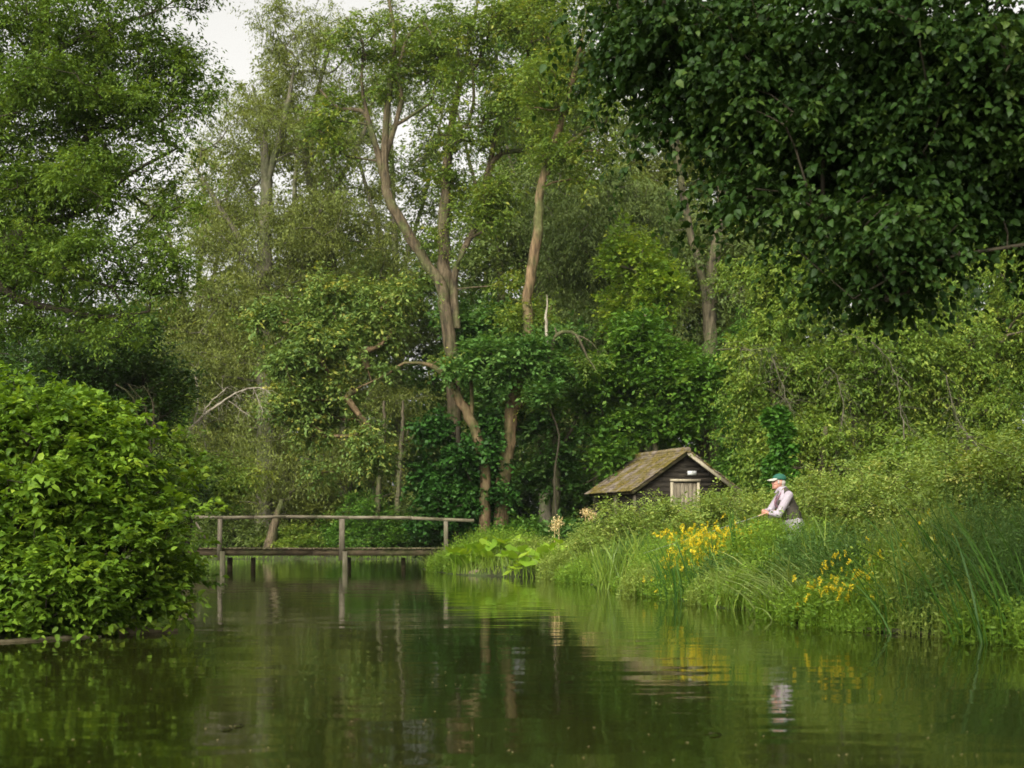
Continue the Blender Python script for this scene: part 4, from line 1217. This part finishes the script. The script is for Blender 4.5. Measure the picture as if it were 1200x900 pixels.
# meadow grass everywhere on the near banks, and the bright lawn beyond the bridge
rng = RNG(200)
g = Geo()
b = scatter(rng, 6500, 1.0, 9, 9, 34, 0.0, 3.0)
blades(g, rng, b, rng.uniform(.15, .42, len(b)), rng.uniform(.007, .013, len(b)), rng.normal(size=(len(b), 2)) * .6, rng.uniform(.1, .8, len(b)))
b = scatter(rng, 9000, -3.0, 7, 31, 46, 0.0, 4.0)
blades(g, rng, b, rng.uniform(.25, .7, len(b)), rng.uniform(.014, .022, len(b)), rng.normal(size=(len(b), 2)) * .6, rng.uniform(.1, .8, len(b)))
b = scatter(rng, 2500, -9, -3.2, 15, 22, 0.2, 3.0)
blades(g, rng, b, rng.uniform(.15, .5, len(b)), rng.uniform(.008, .016, len(b)), rng.normal(size=(len(b), 2)) * .6, rng.uniform(.1, .8, len(b)))
tag(g.build('grass', M['sedge']), 'rough green grass growing along both river banks', 'grass', kind='stuff')
g = Geo()
b = scatter(rng, 22000, -18, 6, 62, 84, 0.0, 40)
blades(g, rng, b, rng.uniform(.10, .22, len(b)), rng.uniform(.03, .05, len(b)), rng.normal(size=(len(b), 2)) * .5, rng.uniform(.1, .6, len(b)), seg=2)
tag(g.build('lawn_grass', M['meadow']), 'bright short grass on the far bank beyond the bridge', 'grass', kind='stuff')

# low water-edge herbs (continuous ground cover)
g = Geo()
b = scatter(rng, 3000, 1.2, 7, 11, 33, -.15, .9)
b = np.vstack([b, scatter(rng, 1800, 2.8, 6, 11.5, 16.5, -.2, .35)])
herbs(g, rng, b, rng.uniform(.12, .42, len(b)), 8, .072, wr=.5, z0=.0)
b = scatter(rng, 2400, 1.2, 8, 11, 34, .8, 3.4)
herbs(g, rng, b, rng.uniform(.2, .5, len(b)) * (.7 + .5 * np.sin(b[:, 0] * 3.1) * np.sin(b[:, 1] * 2.3)), 9, .085, wr=.42)
tag(g.build('marsh_herbs', M['herb'], ), 'low mixed green herbs spilling over the right water edge', 'ground cover', kind='stuff')

def plant_root(name, label, cat, x, y, group=None):
    return empty(name, (x, y, gz(x, y)), label, cat, group)

def clump_pts(rng, x, y, r, n, ry=None):
    a = rng.uniform(0, 2 * np.pi, n); q = np.sqrt(rng.uniform(0, 1, n))
    X = x + np.cos(a) * q * r; Y = y + np.sin(a) * q * (ry or r)
    return np.stack([X, Y, np.maximum(ground_z(X, Y), -.12)], -1)

def leaf_clump(name, label, cat, x, y, r, n, h, mat, seed, nl=14, size=.06, wr=.35, group=None, ry=None, dome=.35, **kw):
    rng = RNG(seed)
    b = clump_pts(rng, x, y, r, n, ry)
    dd = ((b[:, 0] - x) / r) ** 2 + ((b[:, 1] - y) / (ry or r)) ** 2
    hh = h * rng.uniform(.75, 1.1, n) * (1 - dome * dd)
    g = Geo()
    herbs(g, rng, b, hh, max(7, int(nl * .72)), size * 1.4, wr, **kw)
    o = np.array([x, y, gz(x, y)])
    ob = g.build(name, M[mat], origin=o); ob.location = o
    return tag(ob, label, cat, group)

# hedge of bramble and meadowsweet running along the bank behind the angler
HG = 'bushes of the pale hedge along the right bank'
def hedge_top(px):      # picture row of the hedge line
    return np.interp(px, [690, 735, 765, 830, 880, 950, 1000, 1060, 1110, 1160, 1210, 1300], [622, 611, 599, 592, 590, 585, 570, 556, 546, 536, 528, 522])
hedge = [(712, 31.5, 'pale hedge bush in front of the hut side wall'), (765, 31, 'pale hedge bush in front of the hut doorway'), (815, 30, 'pale hedge bush right of the hut doorway'), (868, 28.8, 'pale hedge bush between the hut and the angler'),
         (918, 27.5, 'pale hedge bush right behind the angler'), (968, 25.6, 'pale reddish-tinged hedge bush just right of the angler'), (1018, 23.6, 'pale hedge bush second to the right of the angler'), (1066, 22, 'pale hedge bush above the lower yellow flowers'),
         (1112, 20.4, 'tall hedge bush above the iris leaves'), (1165, 19, 'tall hedge bush near the right edge'), (1222, 17.8, 'tall hedge bush cut by the right edge')]
for k, (px, Yh, lbl) in enumerate(hedge):
    x = (px - 600) * Yh / FPX
    zt = P(px, hedge_top(px), Yh)[2]; zg = gz(x, Yh)
    h = zt - zg
    rng = RNG(300 + k)
    wx = .95
    bl = [(np.array([x + dx * wx, Yh + dy, zg + h * z]), np.array([wx * .75, .8, h * .30])) for dx, dy, z in ((0, .1, .72), (-.6, 0, .66), (.6, .1, .7), (0, -.5, .4), (-.5, -.4, .36), (.5, -.4, .4), (0, .6, .5))]
    tree('hedge_bush', lbl, 'hedge', Yh, (x, Yh, zg), [(np.array([(x, Yh, zg), (x + .05, Yh, zg + h * .4), (x, Yh, zg + h * .7)]), np.array([.03, .02, .01]))], bl, 'bark_brown',
         'bramble', 165, 11, 10, .062, .36, 300 + k, HG, twig=.004, trunk_name='stems', crown_name='foliage', extra=np.stack([x + rng.uniform(-1.1, 1.1, 16), Yh + rng.uniform(-.5, .5, 16), zt + rng.uniform(-.12, .16, 16)], -1), wratio=.5, low=.6, up=.5, shell=.5, wander=.2)
    # tall flowering shoots standing out of the hedge line
    

# iris and sedge blades
IG = 'clumps of blades on the right bank'
def blade_clump(name, label, x, y, r, n, h, w, mat, seed, lean=(0, 0), bend=(.1, .5), cat='reeds', spread=.5):
    rng = RNG(seed)
    b = clump_pts(rng, x, y, r, n)
    g = Geo()
    n2 = n // 7
    ln = rng.normal(size=(n, 2)) * spread + np.array(lean)
    bd = rng.uniform(*bend, n); bd[:n2] = rng.uniform(.8, 1.25, n2)          # some blades have flopped over
    blades(g, rng, b, h * rng.uniform(.45, 1.1, n), w * rng.uniform(.6, 1.2, n), ln, bd, seg=6)
    o = np.array([x, y, gz(x, y)])
    ob = g.build(name, M[mat], origin=o); ob.location = o
    return tag(ob, label, cat, IG)
def X(px, Y): return (px - 600) * Y / FPX
blade_clump('sedge_clump', 'tall green sedge clump left of the large yellow flower patch', X(735, 25.5), 25.5, .55, 336, 1.08, 0.023, 'sedge', 401)
blade_clump('sedge_clump', 'green sedge clump below the hut, at the bend of the bank', X(700, 29.5), 29.5, .45, 180, 0.86, 0.025, 'sedge', 402)
blade_clump('sedge_clump', 'arching sedge clump right of the large yellow flower patch', X(890, 18.6), 18.6, .6, 288, 0.86, 0.020, 'sedge', 403, bend=(.3, .9))
blade_clump('sedge_clump', 'arching pale sedge clump left of the lower yellow flowers', X(955, 16.0), 16.0, .55, 330, 0.92, 0.022, 'sedge_pale', 404, lean=(-.3, 0), bend=(.4, 1.0))
blade_clump('iris_clump', 'dark iris leaves standing in the large yellow flower patch', X(815, 20.6), 20.6, .4, 60, .95, .026, 'iris', 405, lean=(-.25, 0), bend=(.05, .3), spread=.3)
blade_clump('iris_clump', 'dark iris blades standing just left of the angler', X(872, 20.8), 20.8, .14, 26, 1.15, .03, 'iris', 406, lean=(-.3, 0), bend=(.05, .2), spread=.15)
blade_clump('iris_clump', 'long dark iris blades leaning left near the right edge', X(1168, 12.5), 12.5, .36, 36, 1.45, .024, 'iris', 407, lean=(-1.0, .1), bend=(.08, .35), spread=.42)
blade_clump('iris_clump', 'dark iris blades leaning left between the lower flowers and hedge', X(1052, 13.7), 13.7, .3, 24, 1.1, .022, 'iris', 408, lean=(-.7, .1), bend=(.1, .35), spread=.4)
blade_clump('iris_clump', 'dark iris blades rising before the tall hedge bushes', X(1110, 14.5), 14.5, .3, 24, 1.25, .022, 'iris', 409, lean=(-.8, .1), bend=(.08, .3), spread=.25)
blade_clump('sedge_clump', 'grey-green sedge clump at the bottom right water edge', X(1120, 13.8), 13.8, .6, 252, 0.54, 0.019, 'sedge', 410, lean=(-.2, 0), bend=(.3, .9))

blade_clump('sedge_clump', 'loose arching pale sedge at the waterline just right of the large yellow patch', X(868, 19.0), 19.0, .3, 66, 0.97, 0.026, 'sedge_pale', 411, lean=(-.2, -.2), bend=(.5, 1.1))
blade_clump('sedge_clump', 'loose pale blades arching over the water below the angler', X(915, 17.0), 17.0, .35, 72, 1.03, 0.026, 'sedge_pale', 412, lean=(-.5, -.2), bend=(.5, 1.1))
blade_clump('sedge_clump', 'upright green blades between the angler and the lower yellow flowers', X(975, 17.2), 17.2, .3, 72, 1.19, 0.025, 'sedge', 413, bend=(.1, .5))
blade_clump('iris_clump', 'dark iris fan low on the left flank of the large yellow patch', X(790, 21.6), 21.6, .25, 40, .85, .024, 'iris', 414, lean=(-.4, 0), bend=(.1, .4), spread=.3)
HB = 'leafy herb clumps on the right bank'
for k, (px, Yh, r, n, h, mat, nl, size, wr, lbl) in enumerate([
        (912, 20.5, .8, 640, 1.04, 'herb', 18, .07, .38, 'tall green herb clump hiding the legs of the angler'),
        (958, 19.5, .6, 380, .95, 'herb_dark', 16, .06, .38, 'green herb clump just below and right of the angler'),
        (850, 19.6, .55, 360, .45, 'herb_pale', 13, .05, .45, 'pale green watercress mound at the waterline below the yellow patch'),
        (1010, 16.5, .7, 420, .9, 'herb_dark', 16, .05, .4, 'fine green herb clump above the lower yellow flowers'),
        (1095, 15.3, .75, 460, 1.1, 'herb_pale', 18, .045, .4, 'grey-green minty herb clump behind the leaning iris blades'),
        (1165, 14.6, .75, 460, 1.25, 'herb_dark', 18, .045, .4, 'dense green herb clump at the right edge'),
        (1040, 14.2, .6, 420, .42, 'herb', 13, .045, .45, 'low herb clump at the waterline under the lower flowers'),
        (1130, 13.4, .6, 420, .5, 'herb_pale', 13, .042, .42, 'low grey-green herb clump at the right waterline'),
        (1230, 13.6, .7, 400, 1.1, 'herb_dark', 16, .045, .4, 'green herb clump cut by the right picture edge'),
        (892, 18.4, .38, 200, .62, 'herb', 15, .07, .4, 'pale green herb clump at the waterline below the angler'),
        (930, 17.2, .38, 190, .95, 'herb_dark', 15, .075, .36, 'tall narrow-leaved herb clump below and right of the angler'),
        (988, 15.6, .40, 190, .95, 'herb_dark', 16, .07, .34, 'tall willowherb clump behind the lower yellow flowers'),
        (1068, 14.0, .36, 170, .9, 'herb_pale', 15, .065, .36, 'tall pale herb clump right of the lower yellow flowers'),
        (1108, 13.6, .36, 170, .75, 'herb_dark', 16, .065, .34, 'tall herb clump left of the leaning iris blades'),
        (1148, 13.3, .36, 170, .6, 'herb_pale', 14, .06, .36, 'bushy pale herb clump right at the foot of the leaning iris'),
        (1200, 13.0, .42, 210, 1.05, 'herb_dark', 16, .065, .34, 'tall herb clump at the picture edge beside the leaning iris'),
        (965, 15.4, .35, 150, .5, 'herb', 13, .07, .4, 'rounded low herb clump left of the lower yellow flowers'),
        (845, 20.2, .34, 180, .7, 'herb_dark', 14, .075, .36, 'green herb clump at the foot of the large yellow patch'),
        (742, 26.5, .7, 380, .95, 'herb_dark', 16, .065, .35, 'green herb clump between hut corner and sedge'),
        (760, 22.6, .5, 300, .55, 'herb_pale', 14, .055, .42, 'pale herb mound at the waterline left of the large yellow patch'),
        (690, 29.6, .7, 380, .6, 'herb', 14, .065, .4, 'green herb clump at the waterline below the hut'),
        (870, 22.0, .45, 320, .95, 'herb', 17, .06, .36, 'green herb clump between the yellow patch and the angler'),
        (790, 24.2, .8, 460, .95, 'herb', 16, .065, .35, 'light green herb clump behind the large yellow flowers'),
        (665, 32.2, .7, 380, .75, 'herb_pale', 14, .075, .4, 'pale herb clump right of the large round leaves'),
        (700, 33.5, .8, 420, 1.0, 'herb_pale', 15, .07, .4, 'pale seeding herb clump in front of the hut corner'),
        (560, 37.0, .9, 480, 1.05, 'herb', 15, .08, .38, 'light green herb clump at the right end of the bridge rail'),
        (600, 37.6, .8, 420, .95, 'herb', 15, .08, .38, 'light green herb clump between the rail end and the round leaves'),
        (630, 35.5, .8, 420, .75, 'herb_pale', 14, .075, .4, 'pale green herb clump behind the round leaves'),
        (525, 38.4, .6, 300, .6, 'herb', 13, .075, .38, 'low green herb clump at the right foot of the bridge')]):
    leaf_clump('herb_clump', lbl, 'plants', X(px, Yh), Yh, r, n, h, mat, 500 + k, nl, size, wr, HB)

# big round butterbur leaves
for k, (px, Yb_, n, lbl) in enumerate([(572, 35.8, 60, 'patch of large bright round leaves at the waterline left of centre'), (640, 33.6, 46, 'patch of large bright round leaves nearest the bank bend')]):
    rng = RNG(560 + k)
    g = Geo(); x = X(px, Yb_)
    b = clump_pts(rng, x, Yb_, 1.0, n, .6)
    for q in b:
        h = rng.uniform(.2, .62); top = q + [rng.normal() * .08, rng.normal() * .08, h]
        frusta(g, q[None], top[None], np.array([.01]), np.array([.007]), 4)
        R_ = rng.uniform(.12, .22); az = np.linspace(.35, 2 * np.pi - .35, 12) + rng.uniform(0, 6.28)
        tl = rng.normal(size=2) * .35
        rim = np.stack([top[0] + np.cos(az) * R_, top[1] + np.sin(az) * R_, top[2] + R_ * (.12 * np.sin(az * 4) + tl[0] * np.cos(az) + tl[1] * np.sin(az) - .35 * tl[1]) + .05], -1)
        g.add(np.vstack([top[None], rim]), [[0, i + 1, i + 2] for i in range(11)], np.full(11, .45 + .2 * rng.normal()))
    o = np.array([x, Yb_, gz(x, Yb_)])
    ob = g.build('butterbur_patch', M['butterbur'], origin=o); ob.location = o
    tag(ob, lbl, 'plants', 'patches of large round leaves')

# yellow monkey flowers
fg = Geo()
frng = RNG(599)
for q in range(5):
    c = np.array([frng.normal() * .022, frng.normal() * .022, .02 + q * .022])
    tl = frng.normal(size=2) * .5
    for k in range(5):
        a = k * 2 * np.pi / 5 + q
        d = np.array([np.cos(a), np.sin(a), .35 + tl[0] * np.cos(a) + tl[1] * np.sin(a)]); sd_ = np.array([-np.sin(a), np.cos(a), 0])
        fg.add([c, c + d * .017 + sd_ * .012, c + d * .028, c + d * .017 - sd_ * .012], [[0, 1, 2, 3]], [.1 + .2 * k])
flower_mesh = None
def flower_patch(label, px, Yf, r, h, nf, seed, ry=None, size=1.0, leafn=160):
    global flower_mesh
    rng = RNG(seed)
    x = X(px + 13 if Yf > 18 else px, Yf)
    o = np.array([x, Yf, gz(x, Yf)])
    root = empty('yellow_flower_plant', o, label, 'flowers', 'clumps of yellow flowers on the right bank')
    g = Geo()
    b = clump_pts(rng, x, Yf, r, leafn, ry)
    hh = h * rng.uniform(.45, .98, leafn)
    top = herbs(g, rng, b, hh, 10, .08, .5)
    g.build('foliage', M['herb'], root, origin=o)
    for k in range(nf):
        if flower_mesh is None:
            ob = fg.build('flower_spike', M['petal'], root)
            flower_mesh = ob.data
        else:
            ob = bpy.data.objects.new('flower_spike', flower_mesh); COL.objects.link(ob); ob.parent = root
        p = top[rng.integers(0, leafn)] + rng.normal(size=3) * [.07, .07, .06] - [0, 0, rng.uniform(0, .18) * h] - o
        ob.location = p
        ob.rotation_euler = (rng.normal() * .45, rng.normal() * .45, rng.uniform(-3, 3))
        sc = .62 * size * rng.uniform(.6, 1.35); ob.scale = (sc, sc, sc)
flower_patch('tallest dense clump of yellow flowers, left half of the large patch', 806, 21.6, .34, 1.0, 95, 601, size=1.15)
flower_patch('dense clump of yellow flowers forming the middle of the large patch', 832, 21.4, .36, .98, 95, 602, size=1.15)
flower_patch('clump of yellow flowers at the right end of the large patch', 858, 21.0, .26, .88, 60, 603, size=1.1)
flower_patch('yellow flower clump at the back of the large patch, nearest the hut', 800, 22.6, .4, 1.02, 80, 610, size=1.15)
flower_patch('yellow flower clump at the front of the large patch, nearest the water', 822, 20.9, .36, .78, 80, 611, size=1.1)
flower_patch('sparse yellow flowers low on the left flank of the large patch', 780, 22.2, .32, .6, 30, 604)
flower_patch('few yellow flowers close to the water below the large patch', 772, 21.8, .3, .28, 16, 605)
flower_patch('yellow flower clump at the waterline, left of the leaning iris', 988, 14.7, .42, .55, 60, 606, size=.95)
flower_patch('scattered yellow flowers right of the waterline clump', 1026, 14.6, .55, .66, 40, 607, size=.9)
flower_patch('single scattered yellow flowers higher up before the hedge', 1055, 15.0, .5, .9, 18, 608, size=.85)
flower_patch('lone yellow flower at the waterline left of the lower clump', 942, 15.2, .05, .3, 3, 609, leafn=14)

# pale seed heads near the hut
rng = RNG(620)
for k, (px, py) in enumerate([(686, 602), (694, 604), (650, 616), (655, 612)]):
    Yk = 33.8
    x = X(px, Yk); zg = gz(x, Yk); top = P(px, py, Yk)
    g = Geo()
    frusta(g, np.array([[x, Yk, zg]]), top[None], np.array([.008]), np.array([.006]), 4)
    c = top + rng.normal(size=(140, 3)) * [.055, .055, .07]
    add_leaves(g, c, rng.normal(size=(140, 3)), rng.normal(size=(140, 3)), np.full(140, .05), np.full(140, .02), rng.uniform(0, 1, 140))
    ob = g.build('seed_head', M['seed'], origin=(x, Yk, zg)); ob.location = (x, Yk, zg)
    tag(ob, ('buff seed head at the hut corner, left of a pair', 'buff seed head at the hut corner, right of a pair', 'pale seed stalk between hut and round leaves, shorter one', 'pale seed stalk between hut and round leaves, taller one')[k], 'plant', 'seed heads near the hut')

# ------------------------------------------------------------------ drift wood, edging, stones, specks
def log(label, a, b, r, mat, seed, name='log', cat='log'):
    g = Geo(); rng = RNG(seed)
    a = np.array(a, float); b = np.array(b, float)
    c, par = catmull([a, a * .66 + b * .34 + rng.normal(size=3) * r * .5, a * .3 + b * .7 + rng.normal(size=3) * r * .5, b], .08)
    loft(g, c, r * np.interp(par, [0, 1, 2, 3], [.7, 1, .9, .45]), 8, rng, .12)
    ob = g.build(name, M[mat], origin=a, smooth=True); ob.location = a
    tag(ob, label, cat)
log('pale mud-covered log at the waterline under the big left bush', P(120, 743, 13.5) * [1, 1, 0] + [0, 0, .005], P(208, 741, 13.9) * [1, 1, 0] + [0, 0, .01], .045, 'mud', 1)
log('short pale stick floating off the tip of the left bush', P(203, 722, 16.2) * [1, 1, 0] + [0, 0, .005], P(226, 720, 16.6) * [1, 1, 0] + [0, 0, .005], .025, 'mud', 2)
log('brown plank edge along the waterline below the lower yellow flowers', (X(1005, 14.0), 14.0, .02), (X(1110, 13.2), 13.2, .02), .022, 'bark_brown', 3, name='edging_plank', cat='plank')
log('brown plank edge at the waterline near the right edge', (X(1128, 13.0), 13.0, .03), (X(1185, 12.6), 12.6, .03), .022, 'bark_brown', 4, name='edging_plank', cat='plank')
log('low mud ledge at the foot of the bush on the left edge', P(-10, 753, 12.4) * [1, 1, 0] + [0, 0, 0], P(118, 746, 13.2) * [1, 1, 0], .03, 'mud', 5, name='mud_ledge', cat='bank')
rng = RNG(640)
stone_lbl = ['flat grey stone at the waterline, left end of the row', 'small pale stone at the waterline beside the flat grey one', 'grey stone at the waterline in the middle of the row', 'pale stone at the waterline under the round leaves', 'small grey stone at the right end of the waterline row']
for k, (px, w) in enumerate([(557, .18), (572, .12), (584, .14), (596, .12), (608, .1)]):
    bm = bmesh.new()
    bmesh.ops.create_icosphere(bm, subdivisions=2, radius=1)
    for v in bm.verts:
        v.co *= 1 + .14 * rng.normal()
        v.co.x *= w; v.co.y *= w * .8; v.co.z *= w * .5
    me = bpy.data.meshes.new('stone'); bm.to_mesh(me); bm.free(); me.materials.append(M['mud'])
    ob = bpy.data.objects.new('stone', me); COL.objects.link(ob)
    ob.location = (X(px, 35.2), 35.2, .03)
    tag(ob, stone_lbl[k], 'stone', 'stones at the far waterline')
g = Geo()
n = 620
y = 5.2 + 33 * rng.uniform(0, 1, n) ** 1.6
x = rng.uniform(-.36, .36, n) * y
k = bank_d(x, y) > .3
x, y = x[k], y[k]; n = len(x)
a = rng.uniform(0, 6.28, n)
pos = np.stack([x, y, np.full(n, .004)], -1)
sz = rng.uniform(.006, .016, n) * (1 + y * .012)
add_leaves(g, pos, np.stack([np.cos(a), np.sin(a), 0 * a], -1), np.tile([0, 0, 1.], (n, 1)), sz, sz * .7, rng.uniform(0, 1, n), curl=0)
tag(g.build('floating_specks', M['seed']), 'pale specks of fluff and petals drifting on the water', 'specks', kind='stuff')
for k, (px, py, s) in enumerate([(258, 855, .05), (272, 851, .05), (830, 862, .06)]):
    Yk = FPX * CAMZ / (py - HOR); g = Geo(); o = np.array([X(px, Yk), Yk, .006])
    add_leaves(g, np.zeros((1, 3)), np.array([[1., .3, .05]]), np.array([[0, .1, 1.]]), np.array([s * 1.3]), np.array([s * .6]), np.array([.2]), near=True)
    ob = g.build('fallen_leaf', M['bark_red']); ob.location = o
    tag(ob, ('brown leaf floating on the water, left of a pair', 'brown leaf floating on the water, right of a pair', 'brown leaf floating alone below the angler reflection')[k], 'leaf', 'brown leaves afloat')
print('polys', sum(len(m.polygons) for m in bpy.data.meshes))
# ------------------------------------------------------------------ haze: thin scattering volume added to lift the dark background gaps
g = Geo()
box(g, (0, 65, 34.5), (240, 150, 73))
hz = g.build('haze', None)
hm = bpy.data.materials.new('haze_fill'); hm.use_nodes = True
t = hm.node_tree; t.nodes.clear()
out = t.nodes.new('ShaderNodeOutputMaterial'); pv = t.nodes.new('ShaderNodeVolumePrincipled')
pv.inputs['Color'].default_value = (.9, .95, .9, 1); pv.inputs['Density'].default_value = .00016; pv.inputs['Anisotropy'].default_value = .2
t.links.new(pv.outputs[0], out.inputs['Volume'])
hz.data.materials.clear(); hz.data.materials.append(hm)
tag(hz, kind='stuff')
